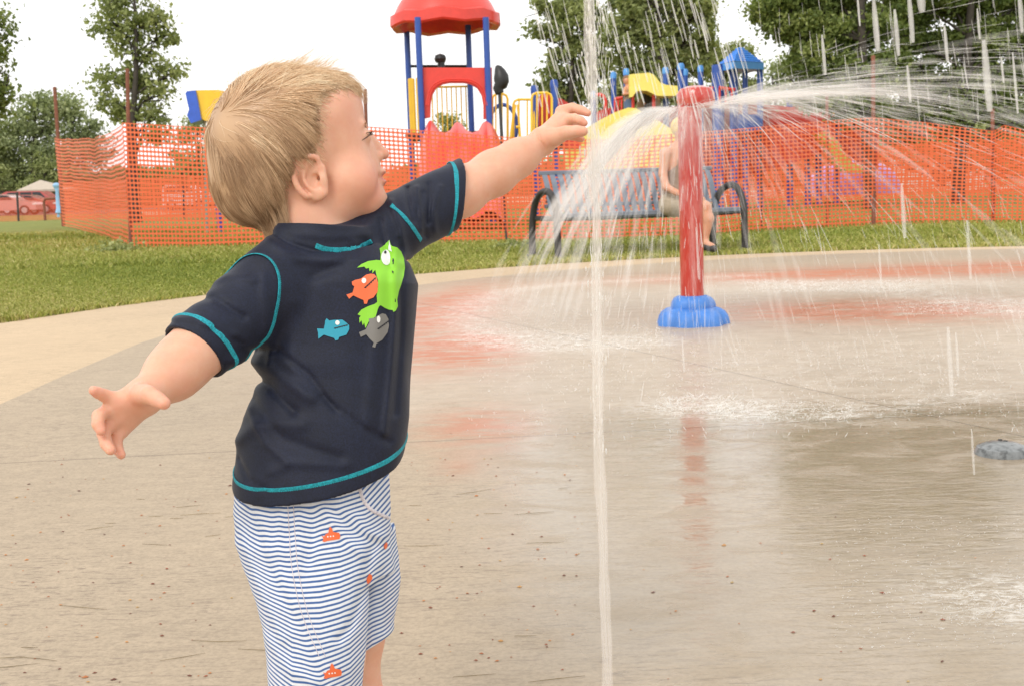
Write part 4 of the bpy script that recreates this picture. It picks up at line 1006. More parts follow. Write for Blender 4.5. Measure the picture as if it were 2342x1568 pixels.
def net(name, ctrl, rows, pitch, parent, mat, wob=.07, seed=3, hx=.385, hy=.325, tilt=0.0):
    """ctrl rows: px, ybottom, ytop, depth. A punched plastic net with real holes."""
    Bt = A_([L(c[0], c[1], c[3]) for c in ctrl]); Tp = A_([L(c[0], c[2], c[3]) for c in ctrl])
    Tp[:, :2] = Bt[:, :2]; seg = np.r_[0, np.cumsum(np.linalg.norm(np.diff(Bt[:, :2], axis=0), axis=1))]; nc = max(4, int(seg[-1]/pitch))
    i, j = np.meshgrid(np.arange(nc), np.arange(rows), indexing='ij'); i = i.ravel(); j = j.ravel()
    sq = [(0, 0), (.5, 0), (1, 0), (1, .5), (1, 1), (.5, 1), (0, 1), (0, .5)]
    ho = [(.5+hx*x, .5+hy*y) for x, y in ((-.8, -.8), (0, -1), (.8, -.8), (1, 0), (.8, .8), (0, 1), (-.8, .8), (-1, 0))]
    U = np.stack([(i+u)/nc for u, _ in sq+ho], 1); W3 = np.stack([(j+w_)/rows for _, w_ in sq+ho], 1)
    x = U*seg[-1]; P = np.stack([np.interp(x, seg, Bt[:, k])*(1-W3)+np.interp(x, seg, Tp[:, k])*W3 for k in range(3)], -1)
    q = np.stack([x*1.3, W3*1.2, x*0], -1).reshape(-1, 3)
    P[..., 1] += (wob*snoise(q, seed, 5, 2.2)).reshape(P.shape[:2]); P[..., 2] += (wob*.45*snoise(q, seed+1, 5, 2.6)).reshape(P.shape[:2])*(.3+W3)*.6
    P[..., 0] += (wob*.5*snoise(q, seed+2, 5, 3.0)).reshape(P.shape[:2])+tilt*W3
    base = np.arange(nc*rows)[:, None]*16; F = np.concatenate([base+A_([[k, (k+1) % 8, 8+(k+1) % 8, 8+k]]) for k in range(8)])
    return mesh_obj(name, P.reshape(-1, 3), F.astype(int), mat, parent, smooth=False)
def gd(px, py):
    g = G(px, py); return float(-((g-CAMP)@CAMR)[2])
def pole(mb, px0, ybot, ytop, d, r, n=8, lean=None):
    a = L(px0, ybot, d); b = L(px0 if lean is None else lean, ytop, d); mb.tube([a, b], r, n)
FR = [(299, 568), (470, 568), (620, 563), (860, 558), (1017, 557), (1143, 556), (1240, 555), (1400, 552), (1600, 546), (1750, 530), (1998, 518), (2110, 513), (2265, 511), (2290, 511), (2342, 511), (2520, 508)]
FT = [283, 292, 297, 293, 303, 311, 318, 322, 302, 290, 272, 281, 300, 286, 298, 300]
FD = [gd(*q) for q in FR]; FD = list(np.convolve(np.r_[FD[0], FD, FD[-1]], [.25, .5, .25], 'valid'))
fence = thing('safety_fence', 'orange plastic safety net strung on rusty posts behind the bench', 'fence', V(1143, 556, FD[5]))
net('net', [(q[0], q[1]-2, t, d) for q, t, d in zip(FR, FT, FD)], 27, .072, fence, M_net)
net('net', [(299, 566, 282, FD[0]), (285, 560, 296, 19), (262, 552, 308, 21.5), (225, 538, 317, 25), (180, 524, 319, 30), (140, 516, 318, 35)], 26, .085, fence, M_net, seed=9)
for (x, yb, yt, r, mt, ln, dd) in ((299, 572, 158, .030, M_rust, 291, FD[0]), (1998, 520, 128, .030, M_rust, 1997, FD[10]), (1160, 558, 205, .022, M_dark, 1142, FD[5]), (845, 556, 205, .026, M_rust, 835, FD[3]),
                               (2272, 513, 250, .028, M_rust, 2270, FD[12]), (1893, 524, 215, .024, M_rust, 1891, 17.4), (145, 518, 200, .055, M_rust, 125, 35), (1740, 532, 300, .020, M_dark, 1741, 17.1)):
    mb = MB(); pole(mb, x, yb, yt, dd-.03, r, 8, ln); mb.build('fence_post', mt, fence)
# black bag pulled over the top of the middle post
mb = MB(); c0 = L(1143, 184, FD[5]-.04); s0 = 1/FPX*FD[5]
prof = [(1143, 214, 10), (1139, 204, 12), (1145, 196, 15), (1147, 186, 17.5), (1146, 175, 17), (1143, 164, 13), (1139, 156, 9), (1136, 151, 4)]
mb.tube([L(x, y, FD[5]-.04) for x, y, _ in prof], [r*s0 for _, _, r in prof], 12)
tag(mb.build('plastic_bag', M_black, None, loc=c0), 'crumpled black bag pulled over the top of a thin fence post', 'bag')
# back fence round the playground
f2 = thing('safety_fence', 'far orange safety net on the other side of the playground', 'fence', V(1200, 500, 42))
net('net', [(150, 502, 418, 44), (480, 500, 400, 43), (900, 488, 385, 42), (1300, 474, 372, 41), (1700, 462, 350, 40), (2100, 450, 330, 38), (2420, 440, 315, 37)], 22, .085, f2, M_net, seed=21, wob=.08, hx=.34, hy=.26)
for x, yb, yt, d in ((420, 500, 395, 43), (760, 495, 385, 42.5), (1250, 478, 370, 41), (1740, 462, 345, 40), (2180, 450, 322, 38)):
    mb = MB(); pole(mb, x, yb, yt, d+.05, .03); mb.build('fence_post', M_dark, f2)
# low barrier net in front of the car park: fine mesh seen as a veil
f3 = thing('safety_fence', 'low orange barrier net in front of the parked cars', 'fence', V(60, 498, 60))
M_veil = net_mat('orange_veil', (.98, .15, .06), .42)
mb = MB(); g0 = gd(20, 499)
mb.sheet([V(-160, 500, 52), V(60, 500, 52), V(150, 500, 52)], [L(-160, 452, 52), L(60, 452, 52), L(150, 456, 52)]); mb.build('net', M_veil, f3, smooth=False)
mb = MB(); mb.tube([V(42, 500, 51.8), L(39, 440, 51.8)], .05); mb.build('fence_post', M_dark, f3)
mb = MB(); a, b_ = V(103, 499, 51.8), V(140, 499, 51.8); ta, tb = L(100, 462, 51.8), L(104, 455, 51.8)
mb.tube([a, ta, tb, L(136, 454, 51.8)], .06); mb.build('gate_frame', M_rust, f3)
# light blue marker post
mb = MB(); d_ = 50.5
mb.tube([L(134, 497, d_), L(133.5, 488, d_)], [.07, .05]); mb.tube([L(133.5, 488, d_), L(134, 476, d_), L(132.5, 470, d_), L(130.5, 436, d_), L(129, 428, d_), L(129.5, 424, d_)], [.14, .10, .085, .075, .13, .10]); mb.lathe([(.02, 0), (.15, .02), (.16, .10), (.10, .18), (.02, .2)], L(129.5, 429, d_), 12)
tag(mb.build('marker_post', plain('pale_blue', (.30, .52, .78), .4), None, loc=V(134, 497, d_)), 'pale blue post standing at the end of the barrier net', 'post')

# ---- cars ------------------------------------------------------
M_glass = plain('car_glass', (.03, .035, .04), .1, var=.1); M_tyre = plain('tyre', (.02, .02, .02), .8); M_rim = plain('alloy', (.5, .5, .5), .3, metal=.6)
def car(label, px_nose, ybase, d, length, height, wid, colr, prof, wins, group):
    mt = plain('car_paint', colr, .25, var=.05, coat=.6)
    a = V(px_nose, ybase, d); ex = A_([-1.0, 0, 0]); t = thing('parked_car', label, 'car', a+ex*length/2, group)
    pts = [(x*length, .28+z*(height-.28)) for x, z in prof]; mb = MB(); mb.prism(pts, a+PY*wid/2, ex, PZ, PY, wid); mb.build('body', mt, t)
    for w_ in wins:
        mb = MB(); mb.prism([(x*length, .28+z*(height-.28)) for x, z in w_], a+PY*-.01, ex, PZ, PY, .03); mb.build('window', M_glass, t)
    for u in (.17, .80):
        for yy in (0.02, wid-.02):
            c = a+ex*length*u+PY*yy+PZ*.33; mb = MB(); mb.tube([c-PY*.09, c+PY*.09], .33, 18); wh = mb.build('wheel', M_tyre, t)
            mb = MB(); mb.tube([c-PY*.10, c-PY*.095+PY*.02], .2, 14); mb.build('rim', M_rim, wh)
    mb = MB(); mb.box(a+ex*.10+PY*.02+PZ*.72, (.32, .08, .14), bev=.03); mb.build('headlight', M_white, t)
SED = [(0.0, .05), (0.0, .34), (.03, .46), (.14, .55), (.27, .60), (.38, .88), (.45, .98), (.62, 1.0), (.74, .93), (.88, .66), (.97, .62), (1.0, .45), (1.0, .05)]
SEDW = [[(.33, .66), (.41, .90), (.52, .94), (.52, .66)], [(.54, .66), (.54, .94), (.66, .93), (.77, .68)]]
SUVP = [(0, .05), (0, .45), (.04, .55), (.20, .60), (.32, .92), (.38, .98), (.90, 1.0), (.97, .90), (1.0, .5), (1.0, .05)]
SUVW = [[(.28, .64), (.36, .92), (.48, .93), (.48, .64)], [(.50, .64), (.50, .93), (.68, .93), (.68, .64)], [(.70, .64), (.70, .93), (.88, .93), (.92, .68)]]
car('nearest silver sedan cut off by the left picture edge behind the barrier net', 84, 492, 80, 4.6, 1.45, 1.7, (.60, .32, .30), SED, SEDW, 'cars parked beyond the lawn')
car('middle sedan parked between the silver one and the tall red one', 131, 492, 86, 4.5, 1.42, 1.7, (.45, .12, .10), SED, SEDW, 'cars parked beyond the lawn')
car('tall red estate car with roof rails parked below the tan canopy', 146, 491, 92, 4.8, 1.75, 1.8, (.55, .10, .09), SUVP, SUVW, 'cars parked beyond the lawn')
car('white van seen through the net left of the child', 474, 476, 80, 3.0, 1.7, 1.8, (.75, .75, .74), SUVP, SUVW, 'cars parked beyond the lawn')
# canopy tent behind the cars
t = thing('canopy_tent', 'tan pitched canopy tent rising behind the parked cars', 'tent', V(92, 488, 98)); d_ = 98
c_ = L(92, 434, d_); w2 = 1.95; mb = MB(); ap = L(92, 412, d_+1.5)
crn = [c_+A_([-w2, 0, 0]), c_+A_([w2, 0, 0]), c_+A_([w2, 3.2, 0]), c_+A_([-w2, 3.2, 0])]
mb.add(crn+[q-PZ*.18 for q in crn]+[ap], [[0, 1, 8], [1, 2, 8], [2, 3, 8], [3, 0, 8], [0, 4, 5, 1], [1, 5, 6, 2], [2, 6, 7, 3], [3, 7, 4, 0]]); mb.build('canopy', plain('canvas', (.50, .42, .34), .9), t, smooth=False)
for q in crn: mb = MB(); mb.tube([q-PZ*.1, A_([q[0], q[1], 0])], .04); mb.build('leg', M_dark, t)
# pale low building at the right beyond the fences
t = thing('shed', 'pale low building glimpsed through the net at the right', 'building', V(2160, 440, 75))
a = V(2080, 430, 75); mb = MB(); e = L(2250, 352, 75); mb.box([(a[0]+e[0])/2, a[1]+2, e[2]/2], (e[0]-a[0], 4, e[2])); mb.build('wall', M_white, t, smooth=False)
mb = MB(); mb.box([(a[0]+e[0])/2, a[1]+2, e[2]+.25], (e[0]-a[0]+.6, 4.6, .5), bev=.1); mb.build('roof', M_white, t, smooth=False)
for x in (2110, 2170, 2215): q = L(x, 375, 74.95); mb = MB(); mb.box([q[0], a[1]-.02, q[2]], (.6, .06, .6)); mb.build('window', M_glass, t, smooth=False)
# sand under the play equipment and the car park
def sheet(name, pts, mat, z):
    mb = MB(); v = [V(x, y, gd(x, y), z) for x, y in pts]; mb.add(v, [list(range(len(v)))]); return tag(mb.build(name, mat, smooth=False), kind='structure')
sheet('play_surface', [(330, 492), (900, 474), (1500, 455), (2400, 432), (2600, 420), (1500, 437), (900, 454), (300, 474)], plain('sand', (.50, .36, .23), .95, vscale=1.5), .002)
sheet('car_park', [(-400, 505), (240, 488), (700, 470), (700, 462), (-400, 492)], plain('asphalt', (.16, .13, .11), .9, vscale=1.0), .003)

# ---- tower with red roof ----------------------------------------
d1, d2 = 24.0, 25.9
tw = thing('play_tower', 'playground tower with red domed roof, blue posts and red arch panel', 'play tower', V(1030, 515, 25))
for x0, x1, yt, d in ((966, 957, 45, d1), (1120, 1114, 45, d1), (940, 930, 60, d2), (1079, 1075, 62, d2)):
    mb = MB(); b_ = V(x0, 300, d); tpt = L(x1, yt, d); mb.tube([b_, [b_[0]-.0, b_[1], tpt[2]]], .064, 14); mb.build('post', M_blue, tw)
rc = L(1019, 50, 24.95); rc = A_([rc[0], rc[1], L(1019, 47, 24.0)[2]])
def octo(r, z, n=8, c=.18): return [(r*math.cos(2*math.pi*(k+.5)/n), r*math.sin(2*math.pi*(k+.5)/n), z) for k in range(n)]
mb = MB(); rings = [(1.02, .02), (1.17, -.02), (1.20, .02), (1.19, .22), (1.10, .26), (1.02, .42), (.88, .62), (.70, .80), (.45, .93), (.12, 1.0)]
v = []; nn = 32
for r, z in rings:
    for k in range(nn):
        a = 2*math.pi*k/nn; v.append(rc+A_([1, 1, 1])*A_([r*math.cos(a)*(1-.035*math.cos(4*a)**2), r*math.sin(a)*(1-.035*math.cos(4*a)**2), z+.03*math.cos(8*a)*(r > .9)]))
inner = [(.98, .10), (.80, .35), (.4, .6), (.05, .7)]
f = []
for i in range(len(rings)-1):
    for k in range(nn): l = (k+1) % nn; f.append([i*nn+k, i*nn+l, (i+1)*nn+l, (i+1)*nn+k])
o = len(v)
for r, z in inner:
    for k in range(nn): a = 2*math.pi*k/nn; v.append(rc+A_([r*math.cos(a), r*math.sin(a), z]))
for k in range(nn): l = (k+1) % nn; f.append([k, o+k, o+l, l])
for i in range(len(inner)-1):
    for k in range(nn): l = (k+1) % nn; f.append([o+i*nn+k, o+(i+1)*nn+k, o+(i+1)*nn+l, o+i*nn+l])
mb.add(v, f); mb.build('roof', M_red, tw)
def pxprism(name, poly, d, t, mat, parent, scale=None):
    """front silhouette at depth d with real thickness t behind it"""
    P = [L(x, y, d) for x, y in poly]; o = P[0]; pl = [((p-o)[0], (p-o)[2]) for p in P]; mb = MB()
    mb.prism(pl, A_([o[0], o[1]+t/2, o[2]]), PX, PZ, PY, t); return mb.build(name, mat, parent, smooth=True)
ARC = [(1105, 272), (1105, 240), (1101, 218), (1091, 202), (1076, 193), (1060, 190), (1028, 190), (1012, 193), (997, 202), (988, 218), (984, 240), (983, 268)]
pnl = pxprism('arch_panel', [(961, 155), (1125, 155), (1127, 272)]+ARC+[(965, 272)], d1-.1, .08, M_red, tw)
for off in (6, 12):
    mb = MB(); mb.tube(spline([L(1044+(x-1044)*(1+off*.013), 232+(y-232)*(1+off*.016), d1-.11) for x, y in ARC[1:-1]], 30), .014, 6); mb.build('panel_rib', M_red, pnl)
mb = MB(); mb.tube([L(932, 152, d2), L(1075, 152, d2)], .03); mb.build('crossbar', M_black, tw)
mb = MB(); mb.tube([L(1009, 158, d1+.3), L(1009, 142, d1+.3), L(1006, 136, d1+.3), L(1004, 136, d1+.3)], [.07, .075, .10, .07], 12); mb.lathe([(.02, -.1), (.1, -.07), (.125, 0), (.1, .07), (.02, .1)], L(1007, 135, d1+.3), 14); mb.build('periscope', M_black, tw)
mb = MB(); mb.box((L(943, 243, d2-.6)+0), (.14, .10, (306-185)/FPX*d2), bev=.02); mb.box((L(957, 243, d2-1.2)+0), (.07, .08, (306-185)/FPX*d2), bev=.02); mb.build('side_panel', M_yel, tw)
mb = MB(); mb.tube([L(984, 200, d2), L(1075, 198, d2)], .022)
for k in range(9): mb.tube([L(988+11*k, 199, d2), L(991+11*k, 300, d2)], .016, 6)
mb.build('railing', M_yel, tw)
mb = MB(); mb.box((L(1030, 312, 25)+0), (1.75, 1.9, .10), bev=.02); mb.build('deck', M_dark, tw)
# red double slide: three humped walls
tops = [(966, 312), (974, 290), (981, 277), (987, 276), (995, 286), (1004, 300), (1018, 304), (1030, 298), (1040, 282), (1047, 279), (1056, 284), (1066, 298), (1080, 304), (1094, 299), (1104, 281), (1112, 277), (1122, 283), (1132, 297), (1141, 315), (1146, 330)]
secs = []
for t_, (dy, dd, sx) in enumerate(((0, 23.7, 1.0), (12, 23.3, 1.03), (45, 22.6, 1.07), (95, 21.8, 1.10), (150, 20.9, 1.12), (190, 20.2, 1.12), (200, 19.6, 1.12))):
    secs.append([L(1054+(x-1054)*sx*(1 if t_ else 1), y+dy-(0 if t_ < 2 else (y-290)*.35), dd) for x, y in tops])
v = np.concatenate([A_(s_) for s_ in secs]+[A_(s_)-PZ*.12 for s_ in secs]); m_ = len(tops); f = []; o = len(secs)*m_
for i in range(len(secs)-1):
    for k in range(m_-1): f.append([i*m_+k, i*m_+k+1, (i+1)*m_+k+1, (i+1)*m_+k]); f.append([o+i*m_+k, o+(i+1)*m_+k, o+(i+1)*m_+k+1, o+i*m_+k+1])
    for k in (0, m_-1): f.append([i*m_+k, (i+1)*m_+k, o+(i+1)*m_+k, o+i*m_+k])
for k in range(m_-1): f.append([k, o+k, o+k+1, k+1])
mb = MB(); mb.add(v, f); mb.build('double_slide', M_red, tw)
# yellow gates, hoop and posts of the neighbouring deck
br = thing('climbing_deck', 'play deck with yellow barred gates, blue hoop and blue posts beside the tower', 'climbing frame', V(1200, 515, 24.5)); dd = 24.6
def gate(x0, x1, yt, yb, bars, parent, d=dd, r=.026, round_l=True, round_r=True, mat=None):
    mb = MB(); pts = [(x0, yb)]+([(x0, yt+12), (x0+3, yt+4), (x0+11, yt)] if round_l else [(x0, yt)])+([(x1-11, yt), (x1-3, yt+4), (x1, yt+12)] if round_r else [(x1, yt)])+[(x1, yb)]
    mb.tube([L(x, y, d) for x, y in pts], r, 8)
    for x in bars: mb.tube([L(x, yt, d), L(x, yb, d)], r*.7, 6)
    mb.tube([L(x0, yb-8, d), L(x1, yb-8, d)], r*.7, 6)
    return mb.build('gate', mat or M_yel, parent)
gate(1126, 1161, 215, 336, (1134, 1148), br); gate(1174, 1222, 228, 340, (1187, 1206), br); gate(1216, 1262, 213, 340, (1228, 1240, 1251), br, d=dd-.3)
mb = MB(); mb.tube([L(1178, 240, dd-.1), L(1165, 340, dd-.1)], .028, 8); mb.tube([L(1184, 240, dd-.1), L(1192, 340, dd-.1)], .022, 8); mb.tube([L(1180, 291, dd-.1), L(1190, 291, dd-.1)], .03); mb.build('ladder_rail', M_yel, br)
mb = MB(); mb.tube([L(1150+32*math.cos(a), 290-50*math.sin(a), dd+.4) for a in np.linspace(-.9, 4.0, 30)], .045, 8); mb.build('hoop', M_blue, br)
for x, yt, r in ((1222, 199, .07), (1267, 186, .075)):
    mb = MB(); tp = L(x, yt+4, dd); mb.tube([V(x+2, 300, dd), tp], r, 14); p_ = mb.build('post', M_blue, br)
    mb = MB(); mb.lathe([(r*1.12, -.12), (r*1.15, 0), (r*.9, .06), (.01, .07)], tp, 14); mb.build('post_cap', M_blue, p_)
pxprism('red_panel', [(1232, 222), (1240, 214), (1262, 214), (1264, 345), (1232, 345)], dd+.3, .3, M_red, br)
pxprism('red_panel', [(1268, 222), (1284, 226), (1300, 236), (1315, 250), (1330, 270), (1330, 340), (1268, 340)], dd+.3, .5, M_red, br)
mb = MB(); mb.box(L(1200, 338, dd+.6)+0, (1.6, 1.3, .1), bev=.02); mb.build('deck', M_dark, br)
# spout slide at far left, mostly behind the child's head
sp = thing('spiral_slide', 'blue and yellow slide mouth on a post behind the head of the child', 'slide', V(486, 500, 24)); d_ = 24
pxprism('slide_mouth', [(424, 214), (428, 209), (447, 207), (452, 235), (458, 274), (440, 280), (434, 282), (426, 264), (431, 250), (428, 236)], d_, .7, M_lblue if False else plain('royal_blue', (.04, .13, .65), .35, coat=.2), sp)
pxprism('slide_shell', [(447, 207), (500, 206), (560, 220), (560, 285), (505, 280), (468, 276), (458, 272)], d_+.05, .6, M_yel, sp)
mb = MB(); mb.tube([V(489, 300, d_+.3), L(484, 240, d_+.3)], .062, 12); mb.build('post', M_blue, sp)
mb = MB(); mb.tube([L(468, 276, d_+.3), V(466, 420, d_+.3)], .03, 8); mb.build('post', plain('grey_green', (.25, .33, .28), .5), sp)

# ---- right hand play structure ----------------------------------
d3 = 30.0
rs = thing('play_structure', 'long climbing structure with blue shingled roof, yellow chute and red rails', 'play structure', V(1600, 500, d3))
for x, yt, r in ((1403, 171, .07), (1432, 163, .07), (1357, 215, .07), (1522, 160, .075), (1557, 151, .085), (1567, 164, .07), (1602, 156, .07), (1642, 150, .16), (1674, 160, .07), (1682, 160, .07), (1704, 160, .07), (1738, 158, .08)):
    mb = MB(); tp = L(x, yt, d3); mb.tube([V(x, 300, d3), tp], r, 12); p_ = mb.build('post', M_blue, rs)
    if x < 1640: mb = MB(); mb.lathe([(r*1.1, -.1), (r*1.12, 0), (r*.8, .06), (.01, .07)], tp, 12); mb.build('post_cap', M_lblue, p_)
# pyramid roof, corner towards us, with shingle courses
ap = L(1692, 109, d3); el, ec, er_ = L(1639, 152, d3+.2), L(1679, 152, d3-.7), L(1747, 152, d3-.1); z_ = el[2]
el[2] = ec[2] = er_[2] = z_; eb = el+er_-ec; mb = MB(); cs_ = [ec, er_, eb, el]; cen = (ec+eb)/2; ap = A_([cen[0], cen[1], ap[2]+.03])
v = []; NS = 7
for k in range(NS):
    t0_ = k/NS*.93
    for s_ in (0, 1):
        tt_ = t0_+s_*.93/NS; dz = .035 if s_ == 0 else 0
        for c_ in cs_: v.append(c_*(1-tt_)+ap*tt_+PZ*dz)
f = []
for k in range(2*NS-1):
    for q_ in range(4): l = (q_+1) % 4; f.append([k*4+q_, k*4+l, (k+1)*4+l, (k+1)*4+q_])
f.append([(2*NS-1)*4+q_ for q_ in range(4)])
mb.add(v, f); rf = mb.build('roof', plain('sky_blue_plastic', (.035, .25, .78), .45, var=.12, vscale=4), rs, smooth=False)
mb = MB(); v = [c_+PZ*.02 for c_ in cs_]+[c_-PZ*.15 for c_ in cs_]; mb.add(v, [[q_, 4+q_, 4+(q_+1) % 4, (q_+1) % 4] for q_ in range(4)]+[[4, 7, 6, 5]]); mb.build('eave', M_lblue, rf, smooth=False)
def zt(q): return [(1158.8+x*.2604, y*.2604) for x, y in q]
CH = [(1080, 655), (1250, 640), (1290, 655), (1320, 690), (1350, 725), (1400, 745), (1505, 755), (1510, 830), (1480, 842), (1330, 842), (1290, 825), (1240, 800), (1180, 795), (1140, 805), (1110, 850), (1082, 855)]
pxprism('chute', zt(CH), d3-.8, .8, M_yel2, rs)
for x in (1447, 1495): mb = MB(); mb.tube([L(x, 210, d3-.5), V(x, 300, d3-.5)], .045); mb.build('post', M_red, rs)
pxprism('panel', zt([(1150, 870), (1225, 870), (1225, 1000), (1150, 1000)]), d3+.3, .08, M_tan, rs); pxprism('panel', zt([(1305, 870), (1350, 870), (1350, 1000), (1305, 1000)]), d3+.3, .08, M_tan, rs)
def rail(x0, x1, y0, y1, step, d=d3, yb=None):
    mb = MB(); mb.tube([L(x0, y0, d), L(x1, y1, d)], .045)
    for x in np.arange(x0+2, x1, step): mb.tube([L(x, y0+(y1-y0)*(x-x0)/(x1-x0), d), L(x, (yb or y0+38), d)], .03, 6)
    return mb.build('railing', M_red, rs)
rail(1563, 1640, 205, 202, 12, d3); rail(1644, 1681, 201, 206, 14, d3-.3); rail(1404, 1424, 228, 224, 8)
mb = MB(); mb.tube(spline([L(x, y, d3) for x, y in ((1360, 218), (1375, 218), (1384, 228), (1385, 250))], 12), .05); mb.build('grab_rail', M_red, rs)
pxprism('red_panel', [(1592, 206), (1616, 206), (1618, 245), (1592, 245)], d3+.2, .1, M_red, rs)
pxprism('red_wall', [(1358, 262), (1372, 253), (1395, 247), (1420, 250), (1440, 258), (1470, 262), (1560, 240), (1640, 232), (1760, 240), (1850, 250), (1910, 262), (1915, 340), (1640, 430), (1380, 420), (1358, 360)], d3+.6, .3, M_red, rs)
pxprism('wide_slide', [(1298, 335), (1328, 302), (1370, 276), (1405, 258), (1436, 247), (1455, 249), (1475, 262), (1510, 280), (1550, 305), (1566, 330), (1568, 392), (1298, 392)], 27, 1.2, M_yel2, rs)
pxprism('blue_box', [(1690, 262), (1745, 262), (1745, 300), (1690, 300)], d3-.5, .5, M_blue, rs)
ar = thing('climbing_arch', 'small yellow arched climber between blue posts near the rusty post', 'climbing frame', V(1880, 480, 31)); d4 = 31.0
for x, yt in ((1806, 209), (1848, 204), (1872, 212), (1914, 204)):
    mb = MB(); tp = L(x, yt, d4); mb.tube([V(x, 300, d4), tp], .085, 12); p_ = mb.build('post', M_blue, ar)
    mb = MB(); mb.lathe([(.093, -.1), (.095, 0), (.07, .06), (.01, .07)], tp, 12); mb.build('post_cap', M_lblue, p_)
pxprism('arch', [(1850, 272), (1850, 245), (1862, 238), (1878, 233), (1895, 237), (1908, 244), (1908, 272), (1898, 272), (1893, 258), (1880, 252), (1866, 258), (1862, 272)], d4-.3, .5, M_yel, ar)
pxprism('slide', [(1868, 305), (1890, 300), (1915, 320), (1935, 355), (1958, 376), (1985, 380), (1985, 396), (1945, 396), (1915, 372), (1895, 335)], d4-1, .6, M_yel2, ar)
pxprism('red_panel', [(1816, 240), (1845, 236), (1845, 330), (1816, 330)], d4+.1, .1, M_red, ar)
pxprism('red_panel', [(1915, 300), (2010, 300), (2010, 390), (1960, 372), (1930, 340)], d4+.4, .1, M_red, ar)
dm = V(1950, 441, 34); mb = MB(); mb.lathe([(1.35, -.1), (1.32, .15), (1.15, .5), (.8, .75), (.4, .86), (.02, .9)], A_([dm[0], dm[1], L(1950, 436, 34)[2]]), 28)
tag(mb.build('dome_climber', plain('pink_plastic', (.62, .30, .62), .4), None, loc=dm), 'pink purple dome climber behind the net at the foot of the yellow slide', 'climber')

# ---- red water post ---------------------------------------------
wp = thing('water_post', 'red splash post with domed cap on a scalloped blue foot', 'fountain', G(1584, 745)+PZ*.004); g = G(1584, 742); dp = gd(1584, 742)
tp = L(1581, 236, dp); hz = tp[2]; POSTG = g.copy()
mt, nt, b = new_mat('wet_red_paint'); o = OBJ(nt); st = RAMP(nt, NOISE(nt, 9, 6, .75, MAP(nt, o, (3.0, 3.0, .55), (0, .22, 0))), [(0.46, 0.0), (0.75, 1.0)])
nt.links.new(MIX(nt, MATH(nt, 'MULTIPLY', st, .55), (.50, .034, .022), (.80, .36, .29)), b.inputs['Base Color']); b.inputs['Roughness'].default_value = .22; b.inputs['Coat Weight'].default_value = .5
BUMP(nt, b, NOISE(nt, 14, 3, .6, MAP(nt, o, (2, 2, .4))), .3, .01)
mb = MB(); mb.lathe([(.0595, .10), (.0600, .3), (.0600, hz-.04), (.058, hz-.02)], [g[0], g[1], 0], 32); mb.build('pole', mt, wp)
mb = MB(); mb.lathe([(.040, -.03), (.062, -.028), (.088, -.012), (.096, .012), (.094, .045), (.078, .068), (.045, .080), (.004, .084)], [tp[0], g[1], hz-.008], 32); mb.build('cap', mt, wp)
mb = MB(); n_ = 72; prof = [(.180, -.01, 1), (.178, .015, 1), (.170, .045, 1), (.155, .068, .95), (.132, .083, .85), (.113, .089, .8), (.114, .098, .8), (.109, .117, .7), (.096, .136, .6), (.076, .147, .4), (.058, .150, 0)]
v = []; f = []
for i_, (r, z, lb) in enumerate(prof):
    for k in range(n_): a = 2*math.pi*k/n_; rr_ = r*(1+lb*(.17*abs(math.cos((3.5 if i_ < 5 else 2.5)*a+.3))-.11)); v.append([g[0]+rr_*math.cos(a), g[1]+rr_*math.sin(a), z])
for i in range(len(prof)-1):
    for k in range(n_): l = (k+1) % n_; f.append([i*n_+k, i*n_+l, (i+1)*n_+l, (i+1)*n_+k])
mb.add(v, f); mb.build('foot', plain('blue_rubber', (.065, .22, .62), .45, var=.15, vscale=14), wp, angle=60)
# grey nozzle dome in the slab
g2 = G(2292, 1040); mb = MB(); mb.lathe([(.068, -.01), (.069, .006), (.062, .022), (.040, .031), (.015, .034), (.003, .034)], g2, 28)
m_, nt, b = new_mat('cast_metal'); o = OBJ(nt); nt.links.new(RAMP(nt, NOISE(nt, 60, 3, .6, o), [(.36, (.08, .085, .085)), (.5, (.19, .20, .20)), (.7, (.24, .25, .25))]), b.inputs['Base Color']); b.inputs['Roughness'].default_value = .3
nz = mb.build('ground_nozzle', m_, None, loc=g2); tag(nz, 'grey domed metal nozzle set into the slab at the right edge', 'nozzle')
for x, y in ((2290, 1030), (2334, 1036), (2268, 1024)):
    h_ = G(x, y); mb = MB(); q_ = h_-g2; q_[:2] *= .8; zr = .034-q_[0]**2*6; mb.lathe([(.006, 0), (.0055, .002), (.003, .0022), (.001, .001)], g2+A_([q_[0], q_[1]*.4, zr]), 10); mb.build('nozzle_hole', M_black, nz)

# ---- bench -------------------------------------------------------
fl, fr_ = G(1277, 592), G(1704, 572); ux = fr_-fl; W_b = np.linalg.norm(ux); ux /= W_b; uy = A_([-ux[1], ux[0], 0])        # along, and backwards
bench = thing('park_bench', 'grey blue metal strap bench with dark tubular arms facing the splash pad', 'bench', fl)
def bp(a, b_, z): return fl+ux*a+uy*b_+PZ*z
skew = -.10
def arm(x0):
    mb = MB(); pts = [bp(x0, 0, 0), bp(x0, .01, .25), bp(x0, .03, .48), bp(x0-.02, .10, .62), bp(x0-.04, .20, .675), bp(x0-.07, .34, .66), bp(x0-.10, .46, .58), bp(x0-.12, .53, .42), bp(x0-.13, .55, .2), bp(x0-.13, .56, 0)]
    mb.tube(spline(pts, 34), .036, 12)
    for q_ in (pts[0], pts[-1]): mb.box(q_+PZ*.012, (.12, .10, .02), bev=.004)
    mb.build('arm_leg', M_dark, bench)
arm(0.0); arm(W_b)
sp_ = []
for u in np.linspace(0, 1, 14): sp_.append(u)
